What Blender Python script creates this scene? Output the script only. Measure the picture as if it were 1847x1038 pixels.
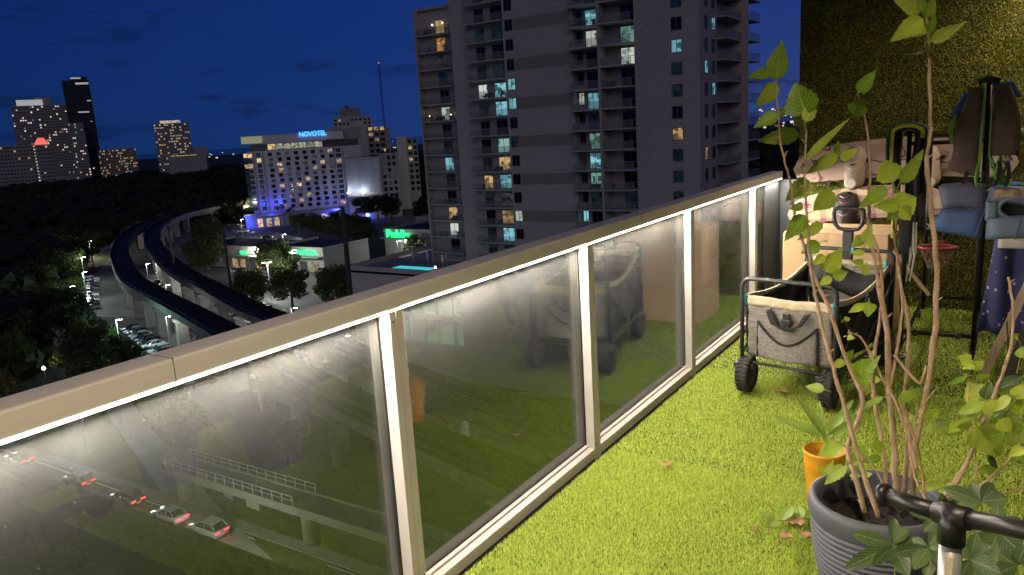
import bpy, bmesh, math, random
import numpy as np
from mathutils import Vector, Matrix
for _o in list(bpy.data.objects): bpy.data.objects.remove(_o)
SC = bpy.context.scene
COL = SC.collection
R = math.radians
G = -38.45                      # street level; the balcony slab is z = 0
# ------------------------------------------------------------------ camera
cam_d = bpy.data.cameras.new('camera'); cam = bpy.data.objects.new('camera', cam_d); COL.objects.link(cam)
FW = Vector((-0.53776254, 0.81869312, -0.20137783)); RT = Vector((0.8409302, 0.53796646, -0.05855326)); UP = Vector((-0.06039736, 0.20083245, 0.97776198))
CAM = Vector((0, 0, 1.55))
cam.matrix_world = Matrix(((RT.x, UP.x, -FW.x, CAM.x), (RT.y, UP.y, -FW.y, CAM.y), (RT.z, UP.z, -FW.z, CAM.z), (0, 0, 0, 1)))
cam_d.sensor_width = 36; cam_d.lens = 27.097; cam_d.clip_start = 0.05; cam_d.clip_end = 40000
SC.camera = cam
FPX = 1390.2165
def ray(px, py): return FW + RT * ((px - 923.5) / FPX) - UP * ((py - 519.0) / FPX)
def at(px, py, Y):               # point of a line of sight at distance Y along the balcony
    d = ray(px, py); return CAM + d * (Y / d.y)
def atz(px, py, z):
    d = ray(px, py); return CAM + d * ((z - CAM.z) / d.z)
def polar(az, D, z): return Vector((D * math.sin(R(az)), D * math.cos(R(az)), z))
# ------------------------------------------------------------------ world: dusk sky with cloud banks
W = bpy.data.worlds.new('World'); SC.world = W; W.use_nodes = True; W.cycles.sampling_method = 'NONE'
nt = W.node_tree; nt.nodes.clear()
def N(nt, typ, **kw):
    n = nt.nodes.new(typ)
    for k, v in kw.items(): setattr(n, k, v)
    return n
out = N(nt, 'ShaderNodeOutputWorld'); bg = N(nt, 'ShaderNodeBackground')
sky = N(nt, 'ShaderNodeTexSky'); sky.sky_type = 'NISHITA'; sky.sun_disc = False
SUN_EL, SUN_AZ = 1.5, -12.0       # the afterglow stands beyond the tower, towards the right of the picture
sky.sun_elevation = R(SUN_EL); sky.sun_rotation = R(SUN_AZ); sky.air_density = 1.6; sky.dust_density = 0.6; sky.ozone_density = 6.0
tc = N(nt, 'ShaderNodeTexCoord'); sep = N(nt, 'ShaderNodeSeparateXYZ'); nt.links.new(tc.outputs['Generated'], sep.inputs[0])
# dusk: the blue of the higher air reaches down to the horizon (no red band), so the sky is read a little higher than the line of sight
zu = N(nt, 'ShaderNodeMath', operation='MULTIPLY_ADD'); nt.links.new(sep.outputs['Z'], zu.inputs[0]); zu.inputs[1].default_value = .75; zu.inputs[2].default_value = .24
zv = N(nt, 'ShaderNodeMath', operation='MAXIMUM'); nt.links.new(zu.outputs[0], zv.inputs[0]); zv.inputs[1].default_value = .1
cb = N(nt, 'ShaderNodeCombineXYZ'); nt.links.new(sep.outputs['X'], cb.inputs[0]); nt.links.new(sep.outputs['Y'], cb.inputs[1]); nt.links.new(zv.outputs[0], cb.inputs[2])
nm = N(nt, 'ShaderNodeVectorMath', operation='NORMALIZE'); nt.links.new(cb.outputs[0], nm.inputs[0]); nt.links.new(nm.outputs[0], sky.inputs['Vector'])
# clouds: noise on the sky plane
mz = N(nt, 'ShaderNodeMath', operation='MAXIMUM'); nt.links.new(sep.outputs['Z'], mz.inputs[0]); mz.inputs[1].default_value = 0.0
mz2 = N(nt, 'ShaderNodeMath', operation='ADD'); nt.links.new(mz.outputs[0], mz2.inputs[0]); mz2.inputs[1].default_value = 0.22
dv = N(nt, 'ShaderNodeVectorMath', operation='DIVIDE'); nt.links.new(tc.outputs['Generated'], dv.inputs[0]); nt.links.new(mz2.outputs[0], dv.inputs[1])
nz = N(nt, 'ShaderNodeTexNoise'); nz.inputs['Scale'].default_value = 2.3; nz.inputs['Detail'].default_value = 7; nz.inputs['Roughness'].default_value = .55
mpn = N(nt, 'ShaderNodeMapping'); mpn.inputs['Location'].default_value = (3.1, 1.7, .4); mpn.inputs['Scale'].default_value = (1, 1, 2.6)
nt.links.new(dv.outputs[0], mpn.inputs[0]); nt.links.new(mpn.outputs[0], nz.inputs['Vector'])
rp = N(nt, 'ShaderNodeValToRGB'); rp.color_ramp.elements[0].position = .59; rp.color_ramp.elements[1].position = .71
rp.color_ramp.elements[0].color = (0, 0, 0, 1); rp.color_ramp.elements[1].color = (.62, .62, .62, 1)
nt.links.new(nz.outputs['Fac'], rp.inputs[0])
tint = N(nt, 'ShaderNodeMix', data_type='RGBA', blend_type='MULTIPLY'); tint.inputs[0].default_value = 1.0
nt.links.new(sky.outputs[0], tint.inputs[6]); tint.inputs[7].default_value = (.45, .62, 1.25, 1)
cl = N(nt, 'ShaderNodeMix', data_type='RGBA', blend_type='MIX'); nt.links.new(rp.outputs[0], cl.inputs[0])
nt.links.new(tint.outputs[2], cl.inputs[6])
dk = N(nt, 'ShaderNodeMix', data_type='RGBA', blend_type='MULTIPLY'); dk.inputs[0].default_value = 1.0
nt.links.new(tint.outputs[2], dk.inputs[6]); dk.inputs[7].default_value = (.42, .30, .24, 1)
nt.links.new(dk.outputs[2], cl.inputs[7]); nt.links.new(cl.outputs[2], bg.inputs[0])
bg.inputs[1].default_value = 0.15
nt.links.new(bg.outputs[0], out.inputs[0])
# the last light and city glow: one very dim, very soft sun from behind the camera
sd = bpy.data.lights.new('sun', 'SUN'); sd.energy = .27; sd.angle = R(40); sd.color = (1.0, .84, .72)
so = bpy.data.objects.new('sun', sd); COL.objects.link(so); so.rotation_euler = (R(66), 0, R(38))
SC.view_settings.view_transform = 'Standard'; SC.view_settings.look = 'None'; SC.view_settings.exposure = 0; SC.view_settings.gamma = 1
cy = SC.cycles; cy.use_denoising = True; cy.max_bounces = 6; cy.transparent_max_bounces = 12; cy.diffuse_bounces = 2; cy.glossy_bounces = 3; cy.use_adaptive_sampling = True; cy.adaptive_threshold = .02; cy.transmission_bounces = 6
cy.caustics_reflective = False; cy.caustics_refractive = False; cy.sample_clamp_indirect = 4.0; cy.use_light_tree = True
# ------------------------------------------------------------------ materials
def mat(name, col=(.5, .5, .5), rough=.6, metal=0.0, var=.12, scale=8.0, bump=0.0, bscale=None, emit=None, estr=0.0, sample=False, objcol=False, spec=None, col2=None, stretch=None, coat=0.0):
    m = bpy.data.materials.new(name); m.use_nodes = True; t = m.node_tree; b = t.nodes['Principled BSDF']
    b.inputs['Roughness'].default_value = rough; b.inputs['Metallic'].default_value = metal
    if spec is not None: b.inputs['Specular IOR Level'].default_value = spec
    if coat: b.inputs['Coat Weight'].default_value = coat
    c = N(t, 'ShaderNodeTexCoord'); n = N(t, 'ShaderNodeTexNoise'); n.inputs['Scale'].default_value = scale; n.inputs['Detail'].default_value = 5
    src = c.outputs['Object']
    if stretch:
        mp = N(t, 'ShaderNodeMapping'); mp.inputs['Scale'].default_value = stretch; t.links.new(src, mp.inputs[0]); src = mp.outputs[0]
    t.links.new(src, n.inputs['Vector'])
    mx = N(t, 'ShaderNodeMix', data_type='RGBA'); rr = N(t, 'ShaderNodeMapRange'); rr.inputs[1].default_value = .3; rr.inputs[2].default_value = .7
    t.links.new(n.outputs['Fac'], rr.inputs[0]); t.links.new(rr.outputs[0], mx.inputs[0])
    if objcol:
        oi = N(t, 'ShaderNodeObjectInfo'); t.links.new(oi.outputs['Color'], b.inputs['Base Color'])
    else:
        c2 = col2 or tuple(min(1, x * (1 + var)) for x in col); c1 = col if col2 else tuple(x * (1 - var) for x in col)
        mx.inputs[6].default_value = (*c1, 1); mx.inputs[7].default_value = (*c2, 1); t.links.new(mx.outputs[2], b.inputs['Base Color'])
    if bump:
        n2 = N(t, 'ShaderNodeTexNoise'); n2.inputs['Scale'].default_value = bscale or scale * 6; n2.inputs['Detail'].default_value = 4; t.links.new(src, n2.inputs['Vector'])
        bp = N(t, 'ShaderNodeBump'); bp.inputs['Strength'].default_value = bump; bp.inputs['Distance'].default_value = .01
        t.links.new(n2.outputs['Fac'], bp.inputs['Height']); t.links.new(bp.outputs[0], b.inputs['Normal'])
    if emit:
        b.inputs['Emission Color'].default_value = (*emit, 1); b.inputs['Emission Strength'].default_value = estr
        m.cycles.emission_sampling = 'AUTO' if sample else 'NONE'
    return m
def island_mat(name, c1, c2, rough=.6, trans=0.0, spec=.3):
    """colour varies from blade to blade / leaf to leaf"""
    m = bpy.data.materials.new(name); m.use_nodes = True; t = m.node_tree; b = t.nodes['Principled BSDF']
    g = N(t, 'ShaderNodeNewGeometry'); mx = N(t, 'ShaderNodeMix', data_type='RGBA'); t.links.new(g.outputs['Random Per Island'], mx.inputs[0])
    mx.inputs[6].default_value = (*c1, 1); mx.inputs[7].default_value = (*c2, 1); t.links.new(mx.outputs[2], b.inputs['Base Color'])
    b.inputs['Roughness'].default_value = rough; b.inputs['Specular IOR Level'].default_value = spec
    if trans:
        o = t.nodes['Material Output']; tr = N(t, 'ShaderNodeBsdfTranslucent'); t.links.new(mx.outputs[2], tr.inputs[0])
        ms = N(t, 'ShaderNodeMixShader'); ms.inputs[0].default_value = trans; t.links.new(b.outputs[0], ms.inputs[1]); t.links.new(tr.outputs[0], ms.inputs[2]); t.links.new(ms.outputs[0], o.inputs[0])
    return m
M = {}
# ------------------------------------------------------------------ mesh builder
class MB:
    def __init__(s): s.v = []; s.f = []; s.m = []; s.cur = 0
    def mat(s, i): s.cur = i; return s
    def add(s, vs, fs):
        o = len(s.v); s.v.extend([tuple(v) for v in vs]); s.f.extend([tuple(i + o for i in f) for f in fs]); s.m.extend([s.cur] * len(fs)); return s
    def box(s, x0, x1, y0, y1, z0, z1):
        return s.add([(x0,y0,z0),(x1,y0,z0),(x1,y1,z0),(x0,y1,z0),(x0,y0,z1),(x1,y0,z1),(x1,y1,z1),(x0,y1,z1)], [(0,3,2,1),(4,5,6,7),(0,1,5,4),(1,2,6,5),(2,3,7,6),(3,0,4,7)])
    def bevbox(s, x0, x1, y0, y1, z0, z1, b=.01):
        bm = bmesh.new(); bmesh.ops.create_cube(bm, size=1)
        for v in bm.verts: v.co = Vector(((x0+x1)/2 + v.co.x*(x1-x0), (y0+y1)/2 + v.co.y*(y1-y0), (z0+z1)/2 + v.co.z*(z1-z0)))
        bmesh.ops.bevel(bm, geom=bm.edges[:] , offset=b, segments=2, affect='EDGES', profile=.5)
        bm.verts.index_update(); s.add([v.co[:] for v in bm.verts], [[v.index for v in f.verts] for f in bm.faces]); bm.free(); return s
    def tube(s, pts, r, n=8, caps=True, closed=False):
        P = [Vector(p) for p in pts]; k = len(P); rs = r if isinstance(r, (list, tuple)) else [r] * k
        vs = []; fs = []; up = None
        for i, p in enumerate(P):
            a = P[i-1] if (i > 0 or closed) else p; b = P[(i+1) % k] if (i < k-1 or closed) else p
            t = (b - a).normalized()
            if up is None: up = Vector((0,0,1)) if abs(t.z) < .9 else Vector((1,0,0))
            x = t.cross(up)
            if x.length < 1e-5: x = t.orthogonal()
            x.normalize(); y = x.cross(t).normalized(); up = y
            for j in range(n):
                q = 2*math.pi*j/n; vs.append(p + (x*math.cos(q) + y*math.sin(q)) * rs[i])
        for i in range(k if closed else k-1):
            i2 = (i+1) % k
            for j in range(n): fs.append((i*n+j, i*n+(j+1)%n, i2*n+(j+1)%n, i2*n+j))
        if caps and not closed:
            fs.append(tuple(range(n))[::-1]); fs.append(tuple((k-1)*n+j for j in range(n)))
        return s.add(vs, fs)
    def lathe(s, prof, c=(0,0,0), n=32, axis='z', cap=True):
        vs = []; fs = []
        for (r, h) in prof:
            for j in range(n):
                a = 2*math.pi*j/n
                if axis == 'z': vs.append((c[0]+r*math.cos(a), c[1]+r*math.sin(a), c[2]+h))
                elif axis == 'x': vs.append((c[0]+h, c[1]+r*math.cos(a), c[2]+r*math.sin(a)))
                else: vs.append((c[0]-r*math.cos(a), c[1]+h, c[2]+r*math.sin(a)))
        for i in range(len(prof)-1):
            for j in range(n): fs.append((i*n+j, i*n+(j+1)%n, (i+1)*n+(j+1)%n, (i+1)*n+j))
        if cap: fs.append(tuple(range(n))[::-1]); fs.append(tuple((len(prof)-1)*n+j for j in range(n)))
        return s.add(vs, fs)
    def quad(s, a, b, c, d): return s.add([a,b,c,d], [(0,1,2,3)])
    def grid(s, fn, nu, nv, wrap_u=False):
        vs = [fn(i/(nu if wrap_u else nu-1), j/(nv-1)) for i in range(nu) for j in range(nv)]; fs = []
        for i in range(nu if wrap_u else nu-1):
            i2 = (i+1) % nu
            for j in range(nv-1): fs.append((i*nv+j, i2*nv+j, i2*nv+j+1, i*nv+j+1))
        return s.add(vs, fs)
    def mesh(s, name, mats, smooth=False):
        me = bpy.data.meshes.new(name); me.from_pydata(s.v, [], s.f)
        for m in (mats if isinstance(mats, (list, tuple)) else [mats]): me.materials.append(M[m] if isinstance(m, str) else m)
        if any(s.m): me.polygons.foreach_set('material_index', s.m)
        if smooth: me.polygons.foreach_set('use_smooth', [True]*len(s.f))
        me.update(); return me
    def build(s, name, mats, parent=None, smooth=False, loc=None):
        return link(name, s.mesh(name, mats, smooth), parent, loc)
def link(name, me, parent=None, loc=None, rot=None, scale=None):
    o = bpy.data.objects.new(name, me); COL.objects.link(o)
    if parent: o.parent = parent
    if loc is not None: o.location = loc
    if rot is not None: o.rotation_euler = rot
    if scale is not None: o.scale = scale if hasattr(scale, '__len__') else (scale,)*3
    return o
def tag(o, label=None, cat=None, group=None, kind=None):
    if label: o['label'] = label
    if cat: o['category'] = cat
    if group: o['group'] = group
    if kind: o['kind'] = kind
    return o
def thing(name, label, cat, loc=(0,0,0), rz=0, group=None):
    o = bpy.data.objects.new(name, None); COL.objects.link(o); o.location = loc; o.rotation_euler = (0,0,rz); o.empty_display_size = .1
    return tag(o, label, cat, group)
def struct(name, mb, m, smooth=False): return tag(mb.build(name, m, None, smooth), kind='structure')
def copy_tree(o, parent=None):
    c = o.copy(); COL.objects.link(c); c.parent = parent
    for ch in o.children: 
        if ch.name in COL.objects: copy_tree(ch, c)
    return c
def tri_mesh(name, P, m, parent=None):
    """P: (n,3,3) array of loose triangles"""
    n = len(P); me = bpy.data.meshes.new(name); me.vertices.add(n*3); me.vertices.foreach_set('co', np.ascontiguousarray(P, dtype=np.float32).ravel())
    me.loops.add(n*3); me.loops.foreach_set('vertex_index', np.arange(n*3, dtype=np.int32)); me.polygons.add(n)
    me.polygons.foreach_set('loop_start', np.arange(0, n*3, 3, dtype=np.int32)); me.polygons.foreach_set('loop_total', np.full(n, 3, dtype=np.int32))
    me.materials.append(M[m] if isinstance(m, str) else m); me.update(calc_edges=True)
    return link(name, me, parent)
rng = np.random.default_rng(11); rnd = random.Random(5)
ORD = ['first','second','third','fourth','fifth','sixth','seventh','eighth','ninth','tenth','eleventh','twelfth','thirteenth','fourteenth','fifteenth','sixteenth','seventeenth','eighteenth','nineteenth','twentieth']
def text_mesh(body, size, depth, m, parent, name='lettering', bold=0.0):
    cu = bpy.data.curves.new(name, 'FONT'); cu.body = body; cu.size = size; cu.extrude = depth; cu.align_x = 'CENTER'; cu.align_y = 'CENTER'; cu.offset = bold
    t = bpy.data.objects.new(name, cu); COL.objects.link(t); bpy.context.view_layer.update()
    dg = bpy.context.evaluated_depsgraph_get(); me = bpy.data.meshes.new_from_object(t.evaluated_get(dg)); COL.objects.unlink(t); bpy.data.objects.remove(t)
    me.name = name; me.materials.clear(); me.materials.append(M[m]); return link(name, me, parent)
# ================================================================== balcony: slab, walls, turf, railing
M['slab'] = mat('slab', (.055,.052,.045), .9, var=.3, scale=14, bump=.4)
M['stucco'] = mat('stucco', (.42,.38,.33), .9, scale=3, bump=.5, bscale=120)
M['ceiling_paint'] = mat('ceiling_paint', (.62,.60,.56), .85, scale=2, bump=.2)
M['charcoal'] = mat('charcoal', (.045,.05,.058), .55, var=.2, scale=5, bump=.15)
M['alu'] = mat('alu', (.62,.58,.54), .42, .0, var=.09, scale=7, bump=.10, bscale=40, stretch=(1,.2,1))
M['gasket'] = mat('gasket', (.015,.015,.014), .7)
M['led'] = mat('led', (.8,.8,.8), .4, emit=(1.0,.86,.70), estr=14.0)
M['lamp_glass'] = mat('lamp_glass', (.8,.8,.8), .3, emit=(1.0,.72,.42), estr=12.0)
M['turf'] = island_mat('turf', (.20,.32,.003), (.86,.97,.22), .5, .3)
M['wall_turf'] = island_mat('wall_turf', (.09,.095,.013), (.54,.49,.11), .45, .12)
M['turf_back'] = mat('turf_back', (.04,.065,.006), .95, var=.5, scale=40)
def glass_mat():
    m = bpy.data.materials.new('dusty_glass'); m.use_nodes = True; t = m.node_tree; t.nodes.clear(); o = N(t, 'ShaderNodeOutputMaterial')
    tr = N(t, 'ShaderNodeBsdfTransparent'); tr.inputs[0].default_value = (.95,.97,.96,1)
    gl = N(t, 'ShaderNodeBsdfGlossy'); gl.inputs['Roughness'].default_value = .0; gl.inputs[0].default_value = (.95,1,.97,1)
    ge = N(t, 'ShaderNodeNewGeometry'); dt = N(t, 'ShaderNodeVectorMath', operation='DOT_PRODUCT'); t.links.new(ge.outputs['Incoming'], dt.inputs[0]); t.links.new(ge.outputs['Normal'], dt.inputs[1])
    ab_ = N(t, 'ShaderNodeMath', operation='ABSOLUTE'); t.links.new(dt.outputs['Value'], ab_.inputs[0]); om = N(t, 'ShaderNodeMath', operation='SUBTRACT'); om.inputs[0].default_value = 1.0; t.links.new(ab_.outputs[0], om.inputs[1])
    pw = N(t, 'ShaderNodeMath', operation='POWER'); t.links.new(om.outputs[0], pw.inputs[0]); pw.inputs[1].default_value = 3.2
    fr = N(t, 'ShaderNodeMath', operation='MULTIPLY_ADD'); t.links.new(pw.outputs[0], fr.inputs[0]); fr.inputs[1].default_value = .95; fr.inputs[2].default_value = .085
    mx = N(t, 'ShaderNodeMixShader'); t.links.new(fr.outputs[0], mx.inputs[0]); t.links.new(tr.outputs[0], mx.inputs[1]); t.links.new(gl.outputs[0], mx.inputs[2])
    # salt and dust: streaks wiped on a slant, speckle, smears
    c = N(t, 'ShaderNodeTexCoord'); mp = N(t, 'ShaderNodeMapping'); mp.inputs['Rotation'].default_value = (R(28),0,0); mp.inputs['Scale'].default_value = (1, 16, 60)
    t.links.new(c.outputs['Object'], mp.inputs[0])
    n1 = N(t, 'ShaderNodeTexNoise'); n1.inputs['Scale'].default_value = 1.6; n1.inputs['Detail'].default_value = 6; n1.inputs['Roughness'].default_value = .65; n1.inputs['Distortion'].default_value = .6; t.links.new(mp.outputs[0], n1.inputs['Vector'])
    n2 = N(t, 'ShaderNodeTexNoise'); n2.inputs['Scale'].default_value = 230; n2.inputs['Detail'].default_value = 2; t.links.new(c.outputs['Object'], n2.inputs['Vector'])
    n3 = N(t, 'ShaderNodeTexNoise'); n3.inputs['Scale'].default_value = 2.6; n3.inputs['Detail'].default_value = 3; t.links.new(c.outputs['Object'], n3.inputs['Vector'])
    def mr(src, a, b, lo, hi):
        q = N(t, 'ShaderNodeMapRange'); q.inputs[1].default_value = a; q.inputs[2].default_value = b; q.inputs[3].default_value = lo; q.inputs[4].default_value = hi; t.links.new(src, q.inputs[0]); return q.outputs[0]
    def mul(a, b):
        q = N(t, 'ShaderNodeMath', operation='MULTIPLY'); t.links.new(a, q.inputs[0]); t.links.new(b, q.inputs[1]); return q.outputs[0]
    d = mul(mul(mr(n1.outputs['Fac'], .3, .7, .70, 1.15), mr(n2.outputs['Fac'], .4, .75, .45, 1.9)), mr(n3.outputs['Fac'], .3, .7, .018, .038))
    # dust mask rises towards the pane top, painting in the strip light's haze glow
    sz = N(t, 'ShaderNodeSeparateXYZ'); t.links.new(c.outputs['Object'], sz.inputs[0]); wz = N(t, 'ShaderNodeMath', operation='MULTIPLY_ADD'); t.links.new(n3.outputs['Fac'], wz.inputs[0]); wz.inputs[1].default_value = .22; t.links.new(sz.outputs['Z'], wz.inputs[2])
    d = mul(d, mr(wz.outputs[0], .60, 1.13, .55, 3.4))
    v = N(t, 'ShaderNodeTexVoronoi'); v.inputs['Scale'].default_value = 26; t.links.new(c.outputs['Object'], v.inputs['Vector'])
    sp = mr(v.outputs['Distance'], .035, .05, .5, 0.0)
    ad = N(t, 'ShaderNodeMath', operation='ADD'); t.links.new(d, ad.inputs[0]); t.links.new(sp, ad.inputs[1])
    df = N(t, 'ShaderNodeBsdfDiffuse'); df.inputs[0].default_value = (.76,.77,.76,1); tl = N(t, 'ShaderNodeBsdfTranslucent'); tl.inputs[0].default_value = (.76,.77,.76,1)
    dm = N(t, 'ShaderNodeMixShader'); dm.inputs[0].default_value = .4; t.links.new(df.outputs[0], dm.inputs[1]); t.links.new(tl.outputs[0], dm.inputs[2])
    fx = N(t, 'ShaderNodeMixShader'); t.links.new(ad.outputs[0], fx.inputs[0]); t.links.new(mx.outputs[0], fx.inputs[1]); t.links.new(dm.outputs[0], fx.inputs[2])
    t.links.new(fx.outputs[0], o.inputs[0]); return m
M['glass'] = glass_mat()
XR = -1.603; WY = 6.70; XH = 1.70; CEIL = 2.72
struct('balcony_floor', MB().box(-1.78, XH, -3.2, WY, -.30, -.035), 'slab')
tag(MB().box(-1.78, XH, -3.2, WY+.24, CEIL, CEIL+.24).build('balcony_ceiling', 'ceiling_paint'), kind='structure')
hw = struct('house_wall', MB().box(XH, XH+.2, -3.2, WY+.24, -.3, CEIL), 'stucco')
M['door_glass'] = mat('door_glass', (.012,.014,.016), .05, var=.05)
M['door_frame'] = mat('door_frame', (.55,.52,.48), .4)
sdoor = thing('sliding_door', 'dark glass sliding door in the house wall beside the plants', 'door', (XH,0,0))
for y0, y1 in ((.2,1.9),(1.9,3.6)):
    MB().box(-.03,-.012,y0+.06,y1-.06,.05,2.12).build('pane','door_glass',sdoor)
    MB().box(-.05,-.002,y0,y0+.06,-.02,2.18).box(-.05,-.002,y1-.06,y1,-.02,2.18).box(-.048,-.003,y0+.06,y1-.06,2.12,2.18).box(-.048,-.003,y0+.06,y1-.06,-.02,.05).build('frame','door_frame',sdoor)
struct('end_wall', MB().box(-1.50, XH, WY, WY+.24, -.3, CEIL), 'turf_back')
struct('wall_edge', MB().box(-1.66, -1.502, WY+.01, WY+.22, -.3, 1.0), 'charcoal')
struct('near_end_wall', MB().box(-1.78, XH, -3.4, -3.2, -.3, CEIL), 'stucco')
# turf: single bent blades, real geometry
def blades(pos, nrm, h, w, lean):
    n = len(pos); nrm = np.asarray(nrm, float); a = np.array([1.,0,0]) if abs(nrm[0]) < .5 else np.array([0,1.,0])
    t1 = np.cross(nrm, a); t1 /= np.linalg.norm(t1); t2 = np.cross(nrm, t1)
    an = rng.uniform(0, 2*np.pi, n)[:,None]; d = np.cos(an)*t1 + np.sin(an)*t2; e = -np.sin(an)*t1 + np.cos(an)*t2
    hh = (h*rng.uniform(.6,1.15,n))[:,None]; ww = (w*rng.uniform(.7,1.3,n))[:,None]; ll = (rng.uniform(.1,1,n)*lean)[:,None]
    tip = pos + nrm*hh*np.sqrt(np.maximum(.1,1-ll**2)) + d*hh*ll
    return np.stack([pos - e*ww/2, pos + e*ww/2, tip], 1)
def scatter(x0,x1,y0,y1,dens):
    n = int((x1-x0)*(y1-y0)*dens); return np.stack([rng.uniform(x0,x1,n), rng.uniform(y0,y1,n)],1)
XT = XR+.028
struct('turf_mat', MB().box(XT, XH-.01, -3.1, WY-.01, -.034, -.020), 'turf_back')
pts = np.concatenate([scatter(XT-.004, .45, 1.5, 3.2, 90000), scatter(XT-.004, .45, 3.2, 4.6, 52000), scatter(XT-.004, .55, 4.6, WY-.02, 18000), scatter(XT-.004, XH-.02, -.8, 1.4, 3500), scatter(.55, XH-.02, 1.4, 4, 3500)])
far = np.clip((pts[:,1]-1.4)/5, 0, 1)
P3 = np.concatenate([pts, np.full((len(pts),1), -.021)], 1)
# the pile lies in soft patches, leaning a little this way and that
patch = .5+.5*np.sin(pts[:,0]*5.1+np.sin(pts[:,1]*3.7)*1.7)*np.cos(pts[:,1]*4.3+pts[:,0]*2.2)
tb = tri_mesh('turf_grass', blades(P3, (0,0,1), .018*(.85+.3*patch), .0026+.0026*far, .85), 'turf'); tag(tb, 'bright green artificial turf covering the balcony floor', 'artificial turf', kind='stuff')
wp = scatter(-1.495, .75, -.02, CEIL-.01, 28000)
PW = np.stack([wp[:,0], np.full(len(wp), WY-.001), wp[:,1]], 1)
wt = tri_mesh('wall_turf_grass', blades(PW, (0,-1,0), np.full(len(wp), .020), .0046, .85), 'wall_turf'); tag(wt, 'dark olive artificial turf cladding the end wall', 'artificial turf', kind='stuff')
# railing
rl = thing('balcony_railing', 'pale metal and glass balcony railing running beside the turf', 'railing', (0,0,0))
YE = 6.62; Y0 = -2.9
MB().bevbox(-1.70, XR, Y0, YE, 1.020, 1.078, .006).build('top_rail', 'alu', rl)
for yj in (1.0, 3.7, 6.1): MB().box(-1.7012, XR+.0006, yj, yj+.0016, 1.0195, 1.0786).build('rail_joint','gasket',rl)
POSTS = [-.952, .392, 1.737, 3.079, 4.426, 5.809]
PT = .066
for y in POSTS:
    p = MB().bevbox(-1.698, XR-.001, y, y+PT/2-.001, -.03, 1.019, .002).bevbox(-1.698, XR-.001, y+PT/2+.001, y+PT, -.03, 1.019, .002).build('post', 'alu', rl)
    MB().box(XR-.03, XR-.006, y+PT/2-.0009, y+PT/2+.0009, -.02, 1.0).build('seam', 'gasket', p)
    for zz in (.05, .98):
        MB().lathe([(.004,0),(.004,.0015),(.0025,.002)], (XR-.001, y+PT*.25, zz), 10, 'x').build('screw', 'charcoal', p)
ends = POSTS + [6.22]
for i in range(len(ends)-1):
    a = ends[i]+PT; b = ends[i+1]
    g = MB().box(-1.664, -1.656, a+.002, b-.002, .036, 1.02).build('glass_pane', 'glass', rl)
    MB().bevbox(-1.698, XR, a+.001, b-.001, -.018, .029, .002).build('sill', 'alu', rl)
    MB().box(-1.698, -1.667, a+.001, b-.001, .0292, .050).build('outer_bead', 'alu', rl)
    MB().box(-1.6668, -1.6532, a+.001, b-.001, .0292, .036).build('gasket', 'gasket', rl)
    MB().bevbox(-1.653, -1.634, a+.001, b-.001, .0292, .041, .002).build('inner_bead', 'alu', rl)
    for yy0, yy1 in ((a+.0005, a+.006),(b-.006, b-.0005)):
        MB().box(-1.653, -1.647, yy0, yy1, .041, 1.019).build('side_gasket', 'gasket', rl)
MB().box(-1.69, -1.640, 6.222, WY-.012, -.03, 1.019).build('end_panel', 'charcoal', rl)
led = MB().box(XR-.012, XR-.001, Y0, YE-.02, 1.0135, 1.0185).build('led_strip', 'led'); tag(led, 'glowing white strip light under the balcony top rail', 'strip light')
for i in range(16):                       # the diodes of the strip
    ya = -2.9 + i*.595
    ld = bpy.data.lights.new('strip_light', 'AREA'); ld.shape = 'RECTANGLE'; ld.size = .010; ld.size_y = .59; ld.energy = 21.0; ld.color = (1.0,.88,.73)
    lo = bpy.data.objects.new('strip_light', ld); COL.objects.link(lo); lo.parent = led; lo.location = (XR-.0065, ya+.2975, 1.0130); lo.rotation_euler = (0, R(-30), 0)
# lamps the balcony has: two warm ceiling lamps (out of the picture, their light is in it)
for (lx, ly, rr_, en, lab) in ((.10, .7, .14, 25, 'round warm ceiling lamp over the near end of the balcony'), (.40, 6.30, .10, 12, 'round warm ceiling lamp close to the turf wall')):
    L = thing('ceiling_lamp', lab, 'lamp', (lx, ly, CEIL), group='balcony ceiling lamps')
    MB().lathe([(rr_+.03,0),(rr_+.03,-.03),(rr_+.01,-.045),(rr_,-.045)], n=24).build('housing', 'alu', L, True)
    MB().lathe([(rr_,-.046),(rr_*.8,-.065),(rr_*.4,-.075),(.01,-.078)], n=24).build('diffuser', 'lamp_glass', L, True)
    ld = bpy.data.lights.new('ceiling_lamp_light', 'SPOT'); ld.energy = en*8; ld.color = (1,.80,.56); ld.shadow_soft_size = rr_*.8; ld.spot_size = R(168); ld.spot_blend = .9
    lo = bpy.data.objects.new('bulb', ld); COL.objects.link(lo); lo.parent = L; lo.location = (0,0,-.14)
# ================================================================== ground, roads
M['ground'] = mat('ground', (.018,.026,.010), .95, var=.5, scale=.05, bump=.3)
M['asphalt'] = mat('asphalt', (.055,.055,.057), .85, var=.25, scale=.4, bump=.3, bscale=30)
M['lot'] = mat('lot', (.085,.085,.085), .85, var=.2, scale=.3, bump=.2, bscale=20)
M['pave'] = mat('pave', (.20,.19,.18), .85, var=.2, scale=.6, bump=.2, bscale=20)
M['lawn'] = mat('lawn', (.035,.055,.014), .95, var=.4, scale=.3, bump=.6, bscale=8)
M['paint'] = mat('paint', (.55,.55,.53), .7, var=.2, scale=2)
M['concrete'] = mat('concrete', (.22,.215,.20), .85, var=.18, scale=.5, bump=.3, bscale=6)
M['trackbed'] = mat('trackbed', (.010,.010,.011), .9, var=.4, scale=1.5, bump=.4)
M['steel'] = mat('steel', (.12,.12,.13), .45, .8)
M['dark_roof'] = mat('dark_roof', (.014,.015,.016), .9, var=.5, scale=.25, bump=.4)
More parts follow.
